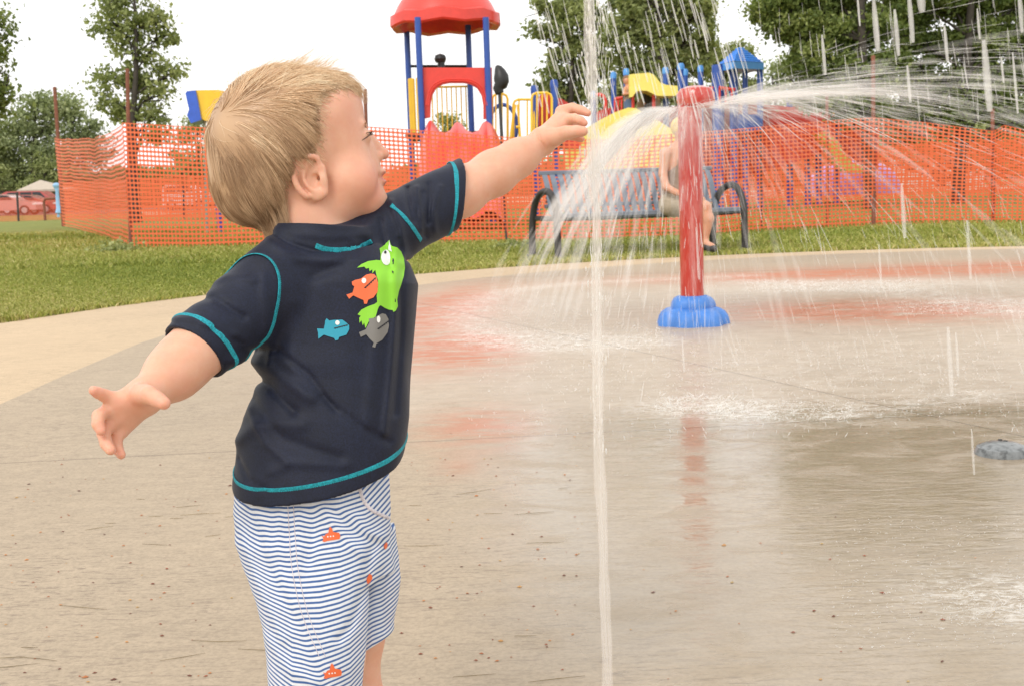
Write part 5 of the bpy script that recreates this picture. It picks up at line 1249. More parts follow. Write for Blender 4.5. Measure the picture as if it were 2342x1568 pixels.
SEATP = [(.00, .40), (-.01, .425), (.03, .445), (.12, .445), (.24, .435), (.36, .43), (.42, .45), (.455, .52), (.50, .64), (.54, .74), (.60, .83), (.63, .86)]
sc_ = spline([(a, b_, 0) for a, b_ in SEATP], 26); nst = 23
def strap(mb, x, pts, w_): 
    P = [bp(x+skew*q[0], q[0], q[1]) for q in pts]; v = []
    for q in P: v += [q-ux*w_/2, q+ux*w_/2, q+ux*w_/2+uy*.006-PZ*.006, q-ux*w_/2+uy*.006-PZ*.006]
    f = []
    for i in range(len(P)-1):
        for k in range(4): l = (k+1) % 4; f.append([i*4+k, i*4+l, (i+1)*4+l, (i+1)*4+k])
    mb.add(v, f)
seat = MB(); back = MB()
for k in range(nst):
    x = .10+(W_b-.20)*k/(nst-1); strap(seat, x, sc_[:15], .056); strap(back, x, sc_[14:], .056)
seat.build('seat', M_steelblue, bench, smooth=False); back.build('backrest', M_steelblue, bench, smooth=False)
mb = MB()
for (a, z) in ((0.0, .425), (.02, .41)): mb.beam(bp(.05, a, z), bp(W_b-.05, a, z), .03, .05, bev=.008)
mb.build('front_rail', M_steelblue, bench)
mb = MB(); mb.beam(bp(.04+skew*.63, .63, .865), bp(W_b-.04+skew*.63, .63, .865), .03, .045, bev=.008); mb.build('top_rail', M_steelblue, bench)
mb = MB(); mb.beam(bp(.04+skew*.47, .48, .52), bp(W_b-.04+skew*.47, .48, .52), .02, .04, bev=.006); mb.build('middle_rail', M_steelblue, bench)
mb = MB(); mb.beam(bp(.02, .26, .395), bp(W_b-.02, .26, .395), .05, .06, bev=.01); mb.build('under_beam', M_dark, bench)
for x in (0.0, W_b):
    mb = MB(); mb.beam(bp(x, .02, .40), bp(x-.10, .54, .40), .04, .05, bev=.01); mb.build('side_frame', M_dark, bench)

# ---- people ------------------------------------------------------
def figure(name_lbl, cat, skin, parts, clothes, foot, h, ground):
    t = thing('person', name_lbl, cat, ground)
    def fb(p):
        d = None
        for pts, rs_ in parts:
            e = s_chain(p, pts, rs_, .02); d = e if d is None else smin(d, e, .03)
        return d
    allp = np.concatenate([A_(q[0]) for q in parts]); v, f = mesh_sdf(fb, allp.min(0)-.2, allp.max(0)+.2, h, levels=3, smooth=1, slack=2)
    z0 = np.zeros(len(v)); mesh_obj('body', v, f, skin, t, attrs={'blush': z0, 'lips': z0})
    for cn, cp, cm, infl in clothes:
        def fc(p):
            d = None
            for pts, rs_ in cp:
                e = s_chain(p, pts, rs_, .02); d = e if d is None else smin(d, e, .03)
            return d-infl-.006*snoise(p, 4, 5, 25)
        allp = np.concatenate([A_(q[0]) for q in cp]); v, f = mesh_sdf(fc, allp.min(0)-.2, allp.max(0)+.2, h, levels=3, smooth=1, slack=2)
        mesh_obj(cn, v, f, cm, t)
    return t
M_tanskin = skin_mat('adult_skin', (.62, .34, .22)); db = 12.05
hipL, hipR = L(1530, 470, db+.05), L(1548, 468, db+.22)
knL, knR = L(1612, 474, db-.35), L(1600, 462, db-.05)
parts = [([L(1540, 462, db+.12), L(1538, 420, db+.14), L(1542, 372, db+.12), L(1550, 345, db+.10)], [.135, .115, .13, .09]), ([L(1523, 352, db+.02), L(1565, 348, db+.22)], [.065, .065]),
         ([L(1550, 345, db+.1), L(1556, 322, db+.08)], [.06, .055]), ([L(1560, 306, db+.08), L(1563, 295, db+.08), L(1556, 290, db+.10)], [.078, .088, .085]), ([L(1566, 312, db+.06), L(1572, 308, db+.05)], [.05, .045]), ([L(1578, 301, db+.05), L(1580, 304, db+.05)], [.014, .016]),
         ([L(1520, 356, db), L(1516, 398, db-.02), L(1523, 428, db-.08)], [.052, .044, .040]), ([L(1523, 428, db-.08), L(1545, 440, db-.18), L(1562, 446, db-.24)], [.040, .032, .026]),
         ([hipL, knL], [.095, .062]), ([hipR, knR], [.095, .062]), ([knL, L(1620, 500, db-.36), L(1612, 548, db-.32)], [.058, .056, .036]), ([knR, L(1600, 500, db-.02), L(1596, 552, db+.02)], [.058, .055, .036]),
         ([L(1612, 556, db-.32), L(1630, 564, db-.42)], [.036, .030]), ([L(1596, 558, db+.02), L(1612, 564, db-.06)], [.036, .030])]
for k in range(5): parts.append(([L(1562, 446, db-.24), L(1570+k*1.2, 443+k*2.2, db-.27), L(1576+k*.6, 446+k*2.3, db-.26)], [.018, .010, .008]))
M_khaki = cloth('khaki', (.40, .33, .24), .9, .1, 300); M_tank = cloth('grey_tank', (.30, .22, .17), .9, .1, 300); M_cap = cloth('yellow_cap', (.75, .52, .14), .8, .1, 300); M_shoe = plain('dark_shoe', (.05, .045, .045), .6)
cl = [('shorts', [([L(1540, 465, db+.12), L(1543, 455, db+.12)], [.135, .12]), ([hipL, hipL*.22+knL*.78], [.098, .082]), ([hipR, hipR*.22+knR*.78], [.098, .082])], M_khaki, .012),
      ('tank_top', [([L(1541, 452, db+.12), L(1539, 420, db+.14), L(1544, 375, db+.12)], [.125, .115, .125])], M_tank, .008),
      ('cap', [([L(1559, 291, db+.09), L(1555, 289, db+.10)], [.095, .092])], M_cap, .006), ('cap', [([L(1568, 297, db+.05), L(1582, 299, db+.02)], [.045, .03])], M_cap, 0.0),
      ('shoe', [([L(1612, 562, db-.32), L(1632, 569, db-.43)], [.040, .036])], M_shoe, .002), ('shoe', [([L(1596, 563, db+.02), L(1614, 569, db-.07)], [.040, .036])], M_shoe, .002)]
figure('adult in yellow cap and khaki shorts sitting on the bench behind the red post', 'adult', M_tanskin, parts, cl, None, .012, V(1610, 575, db))
dk = 29.6
pk_ = [([L(1438, 230, dk), L(1437, 205, dk)], [.10, .11]), ([L(1437, 205, dk), L(1434, 190, dk)], [.06, .05]), ([L(1434, 186, dk), L(1433, 184, dk)], [.095, .09]), ([L(1430, 203, dk-.05), L(1427, 216, dk-.1), L(1442, 214, dk-.2)], [.05, .04, .03]), ([L(1435, 232, dk), L(1434, 252, dk), L(1436, 275, dk)], [.08, .06, .05]), ([L(1442, 232, dk), L(1444, 252, dk), L(1446, 275, dk)], [.08, .06, .05])]
figure('small child with brown hair climbing beside the yellow chute', 'child', M_tanskin, pk_, [('jeans', [([L(1438, 232, dk), L(1434, 262, dk), L(1436, 275, dk)], [.10, .07, .06]), ([L(1442, 234, dk), L(1445, 262, dk)], [.09, .065])], plain('denim', (.10, .15, .25), .8), .01),
       ('tank_top', [([L(1438, 226, dk), L(1437, 208, dk)], [.10, .10])], M_tank, .012), ('hair', [([L(1433, 182, dk+.02), L(1435, 184, dk+.04)], [.095, .09])], plain('brown_hair', (.22, .12, .06), .7), .008)], None, .014, V(1438, 275, dk))
pk_ = [([L(1484, 236, dk+.5), L(1482, 215, dk+.5)], [.12, .11]), ([L(1482, 215, dk+.5), L(1480, 203, dk+.5)], [.06, .05]), ([L(1480, 203, dk+.5), L(1480, 200, dk+.5)], [.09, .085]), ([L(1481, 238, dk+.5), L(1480, 275, dk+.5)], [.08, .05]), ([L(1489, 238, dk+.5), L(1491, 275, dk+.5)], [.08, .05])]
figure('child in dark clothes standing under the yellow chute', 'child', M_tanskin, pk_, [('trousers', [([L(1484, 238, dk+.5), L(1480, 262, dk+.5), L(1480, 275, dk+.5)], [.11, .075, .06]), ([L(1488, 240, dk+.5), L(1491, 270, dk+.5)], [.09, .065])], plain('charcoal_cloth', (.05, .05, .06), .8), .01),
       ('shirt', [([L(1484, 232, dk+.5), L(1482, 213, dk+.5)], [.12, .115])], plain('black_shirt', (.04, .035, .035), .8), .014), ('hair', [([L(1480, 200, dk+.52), L(1481, 202, dk+.53)], [.09, .085])], M_shoe, .008)], None, .014, V(1486, 275, dk+.5))
# ---------------------------------------------------------------- trees, grass, litter
def leaf_mat(name, dark, mid_, lite):
    m, nt, b = new_mat(name); c = RAMP(nt, ATTR(nt, 'lc'), [(0.0, dark), (0.5, mid_), (1.0, lite)])
    nt.links.new(c, b.inputs['Base Color']); b.inputs['Roughness'].default_value = .55; b.inputs['Specular IOR Level'].default_value = .3
    tr = nt.nodes.new('ShaderNodeBsdfTranslucent'); nt.links.new(MIX(nt, .5, c, (.30, .38, .05)), tr.inputs[0]); mx = nt.nodes.new('ShaderNodeMixShader'); mx.inputs[0].default_value = .32
    nt.links.new(b.outputs[0], mx.inputs[1]); nt.links.new(tr.outputs[0], mx.inputs[2]); nt.links.new(mx.outputs[0], nt.nodes['Material Output'].inputs['Surface']); return m
LM = {'dark': leaf_mat('leaf_deep', (.085, .125, .035), (.205, .26, .075), (.44, .48, .17)),
      'mid': leaf_mat('leaf_mid', (.145, .175, .07), (.32, .36, .135), (.54, .56, .25)),
      'pale': leaf_mat('leaf_pale_haze', (.20, .24, .12), (.34, .39, .19), (.50, .53, .29))}  # leaf colours lightened: distance haze and spray whitening are painted into them
M_bark = plain('bark', (.055, .045, .036), .9, var=.4, vscale=9, bump=.5, bscale=25)
def leaves(P, size, rs, lc):
    n = len(P); a = rs.normal(size=(n, 3)); a /= np.linalg.norm(a, axis=1)[:, None]; b_ = np.cross(a, rs.normal(size=(n, 3))); b_ /= np.linalg.norm(b_, axis=1)[:, None]+1e-9
    s_ = size*rs.uniform(.6, 1.35, n)[:, None]; c_ = np.cross(a, b_)*.16*s_
    v = np.stack([P-a*s_*.5, P+b_*s_*.33+c_, P+a*s_*.5, P-b_*s_*.33+c_], 1).reshape(-1, 3)
    return v, np.arange(n*4).reshape(n, 4), np.repeat(lc, 4)
def tree(name, label, base, d, blobs, lpb, leaf, mk, trunk_r=.22, seed=1, sig=.30, group=None, cpb=13, dep=.9, cat='tree'):
    """base px,py(px column, crown foot row); blobs: px,py,rx,ry in pixels at depth d"""
    rs = np.random.RandomState(seed); g = V(base, 480, d); t = thing(name, label, cat, g, group); s_ = d/FPX; Pl, Cl = [], []; ends = []
    for bx, by, rx, ry in blobs:
        dz = rs.uniform(-.5, .5)*rx*s_*dep; c = L(bx, by, d)+PY*dz; ends.append((c, rx*s_))
        k = max(4, int(cpb*(rx*ry)/3000.0)); u = rs.normal(size=(k, 3)); u /= np.linalg.norm(u, axis=1)[:, None]; r = rs.uniform(.2, 1.12, k)**.8
        cc_ = c+u*r[:, None]*A_([rx, rx*dep, ry])*s_; w_ = rs.uniform(.5, 1.5, k); nl = (lpb*.62*(1.0 if seed < 20 else 1.35 if seed < 30 else 2.3)*18/cpb*k/ (k if k else 1)*w_/w_.mean()/18*1.0).astype(int)+1
        tone = rs.normal(size=k)*.16
        for q, m_, tn in zip(cc_, nl, tone):
            sg = sig*rs.uniform(.45, 1.15); pts = q+rs.normal(size=(m_, 3))*A_([sg, sg, sg*.62]); Pl.append(pts)
            Cl.append(np.clip(.42+tn+rs.normal(size=m_)*.15, 0, 1))
    P = np.concatenate(Pl); lc = np.concatenate(Cl); v, f, c_ = leaves(P, leaf, rs, lc); mesh_obj('crown', v, f, LM[mk], t, smooth=False, attrs={'lc': c_})
    mb = MB(); top = max(e[0][2] for e in ends); cx_ = np.mean([e[0] for e in ends], axis=0); tp = A_([cx_[0], cx_[1], top]); m_ = A_([(g[0]*.6+cx_[0]*.4), g[1], top*.4])
    spn = spline([g-PZ*.1, g*.8+m_*.2+PZ*.1, m_, (m_+tp)/2+A_([.1, 0, 0]), tp], 14); mb.tube(spn, np.linspace(trunk_r, trunk_r*.18, 14), 9)
    for c, r in ends:
        i_ = int(np.clip(np.searchsorted(spn[:, 2], c[2]-r*1.1-.4), 2, 12)); a = spn[i_]; mb.tube(spline([a, (a+c)/2+PZ*.1*r, c, c+(c-a)*.25+PZ*.2], 9), np.linspace(trunk_r*.38*(1-i_/18), .015, 9), 6)
        for _ in range(4): e = c+rs.normal(size=3)*r*.55; mb.tube([a*.35+c*.65, (c+e)/2, e], [.035*trunk_r/.2, .02, .006], 5)
    mb.build('trunk', M_bark, t, angle=None); return t
tree('tree', 'tall open crowned tree rising above the left corner of the orange fence', 310, 40,
     [(285, -25, 62, 45), (258, 48, 50, 48), (320, 45, 52, 50), (300, 100, 50, 36), (372, 85, 26, 14), (365, 50, 24, 22), (345, 120, 34, 28), (262, 175, 46, 30), (308, 165, 50, 40), (345, 215, 45, 40), (388, 168, 24, 20), (258, 225, 40, 40), (302, 260, 58, 36), (360, 262, 34, 28), (300, 200, 50, 30), (330, 300, 60, 20)], 1150, .17, 'mid', .20, 11, .26)
tree('tree', 'dark leafy tree cut off by the left picture edge', -60, 22, [(-35, 190, 60, 48), (-20, 240, 46, 24), (-60, 140, 70, 50), (-80, 60, 80, 70), (8, 205, 22, 18), (-8, 80, 16, 50)], 1500, .10, 'dark', .2, 12, .16)
far = 'leafy trees beyond the car park'
for k, (x, bl, sd, lbl) in enumerate(((80, [(88, 250, 42, 40), (70, 310, 52, 50), (60, 380, 60, 50), (100, 230, 20, 22), (110, 290, 40, 45)], 21, 'pale feathery tree left of the leaning rusty post'),
    (160, [(150, 240, 26, 34), (168, 262, 34, 38), (165, 320, 52, 50), (200, 300, 30, 40), (140, 370, 60, 48), (215, 350, 36, 50)], 22, 'pale tree with two tops right of the leaning rusty post'),
    (20, [(25, 300, 36, 45), (-10, 330, 50, 60), (20, 380, 50, 46), (-30, 400, 60, 50)], 23, 'pale green tree low at the left picture edge'))):
    tree('tree', lbl, x, 112, bl, 1800, .36, 'pale' if k < 2 else 'mid', .4, sd, .7, far, 24)
tree('tree', 'dark rounded bush tree above the tan canopy', 100, 108, [(100, 370, 38, 26), (84, 395, 40, 26), (120, 390, 34, 34), (105, 415, 50, 18)], 1600, .30, 'mid', .3, 24, .5, far, 24)
tree('tree', 'yellow green shrub in the lower left edge beside the sedan', 0, 104, [(5, 420, 30, 26), (-15, 400, 40, 40), (25, 432, 20, 14)], 1400, .30, 'mid', .2, 25, .5, far, 24)
rt = 'trees behind the playground'
tree('tree', 'loose airy tree left of the tall water jet', 1300, 40, [(1262, 22, 40, 38), (1250, 80, 32, 24), (1320, 5, 62, 48), (1290, 50, 48, 40), (1345, 60, 52, 50), (1290, 120, 40, 30), (1340, 130, 50, 36), (1262, 165, 32, 16), (1300, 185, 46, 24), (1355, 180, 40, 38), (1260, 205, 30, 14), (1330, 225, 60, 30), (1370, 110, 36, 50)], 1250, .16, 'mid', .2, 31, .25, rt)
tree('tree', 'broad light green tree behind the yellow chute', 1500, 38, [(1430, 20, 50, 42), (1490, -10, 60, 45), (1560, 10, 52, 40), (1600, 40, 30, 26), (1430, 85, 48, 42), (1500, 70, 60, 48), (1570, 85, 50, 40), (1612, 95, 24, 20), (1440, 150, 48, 40), (1500, 150, 56, 46), (1560, 150, 48, 40), (1420, 210, 42, 34), (1480, 215, 56, 36), (1550, 215, 56, 34), (1600, 150, 24, 24), (1400, 240, 50, 24), (1470, 245, 50, 20), (1540, 120, 44, 34), (1460, 45, 40, 30)], 1500, .15, 'mid', .24, 32, .26, rt)
tree('tree', 'smaller tree just left of the blue shingled roof', 1650, 52, [(1640, 125, 34, 22), (1685, 120, 28, 18), (1625, 165, 34, 30), (1660, 175, 46, 34), (1640, 220, 50, 34), (1700, 215, 40, 30), (1600, 240, 50, 26)], 1300, .19, 'mid', .2, 33, .32, rt)
tree('tree', 'pale tree showing between the blue roof and the dark trees', 1780, 60, [(1775, 190, 32, 36), (1755, 225, 30, 22), (1800, 165, 26, 26), (1730, 240, 50, 22)], 1100, .2, 'pale', .2, 34, .4, rt)
B1 = [(1760, 12, 58, 38), (1840, 0, 66, 46), (1930, 0, 72, 50), (1785, 55, 36, 24), (1850, 70, 58, 44), (1930, 80, 66, 46), (1840, 125, 44, 34), (1880, 165, 56, 40), (1950, 160, 60, 44), (1840, 210, 48, 34), (1905, 230, 60, 34), (1975, 225, 56, 34), (2010, 60, 56, 50), (2020, 150, 52, 44)]+[(x, y, 78, 60) for y in (-85, -180, -275, -370) for x in (1860, 1960, 2060) if not (y < -300 and x < 1900)]
tree('tree', 'large dark tree hanging over the right hand play posts', 1990, 27, B1, 2700, .105, 'dark', .17, 41, .18, rt, 20)
B2 = [(2080, 10, 66, 46), (2170, 0, 70, 50), (2260, 10, 70, 50), (2350, 10, 70, 50), (2090, 90, 60, 46), (2180, 95, 66, 46), (2270, 90, 66, 46), (2360, 100, 66, 50), (2100, 180, 56, 40), (2180, 190, 60, 42), (2270, 180, 60, 42), (2350, 190, 60, 44), (2080, 245, 60, 28), (2160, 255, 60, 28), (2250, 250, 66, 30), (2340, 255, 66, 30)]+[(x, y, 80, 60) for y in (-85, -180, -275, -370) for x in (2140, 2230, 2330) if not (y < -200 and x > 2300)]
tree('tree', 'large dark tree filling the top right corner', 2190, 29, B2, 2500, .11, 'dark', .17, 42, .19, rt, 20)
tree('tree', 'small round tree seen through the red arch panel', 1022, 75, [(1022, 275, 20, 16), (1015, 295, 26, 18), (1035, 290, 18, 16), (1020, 330, 24, 30)], 700, .2, 'mid', .12, 43, .3, rt)
tree('tree', 'low tree behind the blue slide mouth', 455, 75, [(452, 285, 22, 12), (440, 310, 40, 22), (460, 345, 60, 34)], 900, .2, 'mid', .12, 44, .4, rt)
tree('tree', 'hazy bank of trees low behind the far end of the fence', 2150, 66, [(x, 275+8*math.sin(x), 62, 38) for x in range(1820, 2480, 75)]+[(x, 330, 70, 44) for x in range(1860, 2480, 110)]+[(x, 232, 46, 24) for x in range(1860, 2480, 120)], 1500, .24, 'mid', .3, 45, .4, rt, 30)
# distant wood, one mass along the horizon
rs = np.random.RandomState(5); Pw = []; cw = []
for x in np.arange(-900, 3300, 16):
    top = 395+12*math.sin(x*.011)+9*math.sin(x*.037)-.033*(x-1171)-(28 if x > 1250 else 0)-(30 if x < 480 else 0)+8*rs.normal(); n_ = 240
    yy = rs.uniform(0, 1, n_)**.8; p_ = L(x, 440, 118); zt_ = L(x, top, 118)[2]; q = np.zeros((n_, 3)); q[:] = p_; q[:, 0] += rs.normal(size=n_)*.9; q[:, 1] += rs.normal(size=n_)*2.0; q[:, 2] = yy*zt_
    Pw.append(q); cw.append(np.clip(.4+.25*math.sin(x*.05)+rs.normal(size=n_)*.2, 0, 1))
v, f, c_ = leaves(np.concatenate(Pw), .75, rs, np.concatenate(cw)); tag(mesh_obj('distant_wood', v, f, LM['mid'], smooth=False, attrs={'lc': c_}), kind='stuff')
# grass blades on the lawn, denser and longer along the edge of the paving
rs = np.random.RandomState(8); n_ = 150000
px_ = rs.uniform(-60, 2420, n_*3); py_ = 505+rs.uniform(0, 1, n_*3)**.85*230
vdir = np.stack([(px_-CX)/FPX, -(py_-CY)/FPX, -np.ones(n_*3)], 1)@CAMR.T; ts = -CAMH/vdir[:, 2]; gp = CAMP+vdir*ts[:, None]
rad_ = np.hypot(gp[:, 0]-SC[0], np.where(gp[:, 1] < SC[1], (gp[:, 1]-SC[1])/3, gp[:, 1]-SC[1])); ok = (rad_ > SR-.015) & (gp[:, 1] < 30) & (gp[:, 1] > 4)
gp = gp[ok][:n_]; rad_ = rad_[ok][:n_]; n_ = len(gp); gp[:, 2] = -.01
edge = np.exp(-((rad_-SR)/.25)**2); patchy = .5+.5*snoise(gp, 77, 6, 1.6); hgt = (.022+.030*patchy*rs.uniform(.5, 1.3, n_)+.02*edge*rs.uniform(0, 1, n_)+.03*(gp[:, 1] > 13)*rs.uniform(0, 1.6, n_)); ang = rs.uniform(0, 2*math.pi, n_); wd_ = .0030+.00030*gp[:, 1]
ln = rs.normal(size=(n_, 2))*.5; s2_ = np.stack([np.cos(ang)*wd_, np.sin(ang)*wd_, 0*ang], 1); tip = gp+np.stack([ln[:, 0]*hgt, ln[:, 1]*hgt, hgt], 1)
midp = gp+np.stack([ln[:, 0]*hgt*.3, ln[:, 1]*hgt*.3, hgt*.6], 1); v = np.stack([gp-s2_, gp+s2_, midp+s2_*.7, tip, midp-s2_*.7], 1).reshape(-1, 3); f = np.arange(n_*5).reshape(n_, 5)
gc = np.clip(.45+.25*snoise(gp, 78, 5, 1.1)+rs.normal(size=n_)*.2, 0, 1)
m, nt, b = new_mat('grass_blades'); c = RAMP(nt, ATTR(nt, 'lc'), [(0.0, (.16, .21, .025)), (.4, (.32, .35, .055)), (.75, (.52, .47, .15)), (1, (.66, .54, .28))]); nt.links.new(c, b.inputs['Base Color']); b.inputs['Roughness'].default_value = .6
tag(mesh_obj('grass', v, f, m, smooth=False, attrs={'lc': np.repeat(gc, 5)}), kind='stuff')
# weed tuft at the foot of the corner post
def tuft(x, y, n, r, h, lbl):
    rs = np.random.RandomState(int(x)); g = V(x, y, gd(x, y)); p = g+np.c_[rs.normal(size=(n, 2))*r, np.abs(rs.normal(size=n))*h]; v, f, c_ = leaves(p, .055, rs, np.clip(rs.normal(size=n)*.2+.6, 0, 1))
    tag(mesh_obj('weed', v, f, LM['mid'], smooth=False, attrs={'lc': c_}), kind='stuff')
tuft(268, 578, 700, .16, .07, 'low leafy weed at the foot of the corner post'); tuft(1165, 572, 400, .12, .05, 'low leafy weed behind the bench left end by the thin dark post')
# litter: seed husks and dead grass blades washed over the slab
rs = np.random.RandomState(19); mb = MB(); cnt = 0; cols = []
while cnt < 250:
    if cnt < 215: x = rs.uniform(-20, 1330); y = 985+rs.uniform(0, 1)**.9*600
    else: x = rs.uniform(1200, 2300); y = rs.uniform(1180, 1560)
    if 560 < x < 860 and y > 1100: continue
    g = G(x, y, .005); a = rs.uniform(-.6, .6); l = rs.uniform(.0018, .0042)*(1.4 if rs.rand() < .15 else 1); w_ = l*rs.uniform(.35, .6); e = A_([math.cos(a), math.sin(a), 0]); h_ = A_([-e[1], e[0], 0])
    v = [g-e*l, g-e*l*.3+h_*w_, g+e*l*.6+h_*w_*.8, g+e*l, g+e*l*.4-h_*w_, g-e*l*.5-h_*w_*.8, g+PZ*w_*.9+e*l*.1]; mb.add(v, [[k, (k+1) % 6, 6] for k in range(6)]); cols += [rs.uniform(0, 1)]*7; cnt += 1
m, nt, b = new_mat('husks'); nt.links.new(RAMP(nt, ATTR(nt, 'lc'), [(0, (.10, .035, .02)), (.45, (.34, .10, .04)), (.8, (.55, .22, .06)), (1, (.45, .30, .10))]), b.inputs['Base Color'])
tag(mb.build('seed_husks', m, attrs={'lc': cols}, angle=None), kind='stuff')
mb = MB()
for k in range(32):
    x = rs.uniform(0, 1300); y = rs.choice([rs.uniform(1100, 1250), rs.uniform(1380, 1560)]); g = G(x, y, .0055); a = rs.normal()*.25; l = rs.uniform(.012, .05); e = A_([math.cos(a), math.sin(a), 0]); h_ = A_([-e[1], e[0], 0])
    mb.tube([g-e*l, g+h_*l*rs.uniform(-.1, .1), g+e*l], [.0003, .0005, .0002], 4)
tag(mb.build('grass_clippings', plain('dry_grass', (.20, .15, .06), .8, var=.4), angle=None), kind='stuff')
# ---------------------------------------------------------------- water
def water_mat(name, alpha, streak=None, col=(.98, .965, .93), edge=0.0, lo_=.04):
    m, nt, b = new_mat(name); b.inputs['Base Color'].default_value = (*col, 1); b.inputs['Roughness'].default_value = .15; b.inputs['IOR'].default_value = 1.33
    tl = nt.nodes.new('ShaderNodeBsdfTranslucent'); tl.inputs[0].default_value = (*col, 1); mx = nt.nodes.new('ShaderNodeMixShader'); mx.inputs[0].default_value = .5
    nt.links.new(b.outputs[0], mx.inputs[1]); nt.links.new(tl.outputs[0], mx.inputs[2]); tp_ = nt.nodes.new('ShaderNodeBsdfTransparent'); m2 = nt.nodes.new('ShaderNodeMixShader')
    fac = MATH(nt, 'MULTIPLY', ATTR(nt, 'wa'), alpha, clamp=True)
    if streak:
        uv = nt.nodes.new('ShaderNodeCombineXYZ'); nt.links.new(ATTR(nt, 'su'), uv.inputs[0]); nt.links.new(ATTR(nt, 'sv'), uv.inputs[1])
        ns = RAMP(nt, NOISE(nt, 1.0, 5, .7, MAP(nt, uv.outputs[0], streak)), [(.38, lo_), (.68, 1.0)]); fac = MATH(nt, 'MULTIPLY', fac, ns, clamp=True)
    lw = nt.nodes.new('ShaderNodeLayerWeight'); lw.inputs[0].default_value = .5; thick = MATH(nt, 'POWER', MATH(nt, 'SUBTRACT', 1.0, lw.outputs['Facing'], clamp=True), edge) if edge else None
    if edge: fac = MATH(nt, 'MULTIPLY', fac, thick, clamp=True)
    nt.links.new(fac, m2.inputs[0]); nt.links.new(tp_.outputs[0], m2.inputs[1]); nt.links.new(mx.outputs[0], m2.inputs[2]); nt.links.new(m2.outputs[0], nt.nodes['Material Output'].inputs['Surface']); return m
M_drop = water_mat('water_drops', .44); M_thin = water_mat('water_veil', .26, edge=.8); M_mist = water_mat('water_mist', .095, edge=1.5); M_sheet = water_mat('water_sheet', .85, (1, 1, 1)); M_fat = water_mat('water_streak', .36, edge=1.0)
def threads(S, rad, name, mat, parent=None, wa=None, k=3, prof=(.15, .8, 1, .8, .1)):
    S = A_(S); n, m, _ = S.shape; T = np.gradient(S, axis=1); T /= np.linalg.norm(T, axis=2)[..., None]+1e-12; ref = np.where(np.abs(T[..., 2:3]) > .9, A_([1.0, 0, 0]), A_([0, 0, 1.0]))
    U = np.cross(T, ref); U /= np.linalg.norm(U, axis=2)[..., None]+1e-12; W_2 = np.cross(T, U); r = A_(rad)[:, None]*np.interp(np.linspace(0, 1, m), np.linspace(0, 1, len(prof)), prof)[None]
    v = np.stack([S+r[..., None]*(math.cos(a)*U+math.sin(a)*W_2) for a in np.arange(k)*2*math.pi/k], 2).reshape(-1, 3); base = (np.arange(n)[:, None]*m+np.arange(m-1)[None])*k
    F = np.concatenate([np.stack([base+i, base+(i+1) % k, base+k+(i+1) % k, base+k+i], -1).reshape(-1, 4) for i in range(k)]); wa = np.ones(n) if wa is None else wa
    return mesh_obj(name, v, F, mat, parent, smooth=True, attrs={'wa': np.repeat(wa, m*k)})
rs = np.random.RandomState(23)
# main jet shot up past the reaching hand
DJ = 1.63; jb = G(1387, 1630); jd = -((jb-CAMP)@CAMR)[2]
j0 = V(1387, 1600, DJ, .004); j1 = L(1348, 0, DJ+.02); jet = thing('water_jet', 'thin white jet of water shooting straight up past the fingers of the child', 'water jet', j0)
up = (j1-j0); HT = 2.1
def jc(z): return j0+up*(z/up[2])
zs = np.linspace(0, HT, 420); ctr = jc(zs[:, None])+np.stack([.0012*np.sin(zs*9+1)+.0007*np.sin(zs*31), .001*np.sin(zs*8), 0*zs], 1)
rj = .0068+.0010*zs/HT+.0007*np.sin(zs*23)*np.sin(zs*7)+.0004*np.sin(zs*91)
v = []; a = np.linspace(0, 2*math.pi, 20, endpoint=False)
for i in range(len(zs)): rr_ = rj[i]*(1+.22*np.sin(3*a+zs[i]*13)+.12*np.sin(5*a-zs[i]*29)); v.append(ctr[i]+np.stack([np.cos(a)*rr_, np.sin(a)*rr_, 0*a], 1))
v = np.concatenate(v); ii, jj = np.meshgrid(np.arange(len(zs)-1), np.arange(20), indexing='ij'); f = np.stack([ii*20+jj, ii*20+(jj+1) % 20, (ii+1)*20+(jj+1) % 20, (ii+1)*20+jj], -1).reshape(-1, 4)
mesh_obj('core', v, f, water_mat('jet_core', .36, (5, 1.0, 1), col=(.98, .93, .87), edge=.45, lo_=.6), jet, attrs={'wa': np.ones(len(v)), 'su': np.tile(np.abs(a-math.pi), len(zs)), 'sv': np.repeat(zs, 20)*3})
S = []; R_ = []
for k in range(80):
    z0 = rs.uniform(0, HT*.95); ln = rs.uniform(.15, .7); z = np.linspace(z0, min(HT, z0+ln), 14); o = rs.normal(size=2)*(.0042+.0016*z0); ph = rs.uniform(0, 6)
    S.append(jc(z[:, None])+np.stack([o[0]+.001*np.sin(z*14+ph), o[1]+0*z, 0*z], 1)); R_.append(rs.uniform(.0004, .0012))
tag(threads(S, R_, 'jet_strands', M_thin, jet, rs.uniform(.3, .9, len(S)), 4), kind='stuff')
S = []; R_ = []
for k in range(520):
    z0 = rs.uniform(.35, HT); sp_r = .004+.009*(z0/HT)**2+abs(rs.normal())*.003; o = rs.normal(size=2)*sp_r; c = jc(z0)+A_([o[0]+.006*(z0/HT)**2*rs.rand(), o[1], 0]); l = rs.uniform(.003, .016); S.append(c+np.linspace(-.5, .5, 5)[:, None]*A_([.02, 0, 1])*l); R_.append(rs.uniform(.0006, .0016))
tag(threads(S, R_, 'droplets', M_drop, jet, rs.uniform(.5, 1.4, len(S)), 5), kind='stuff')
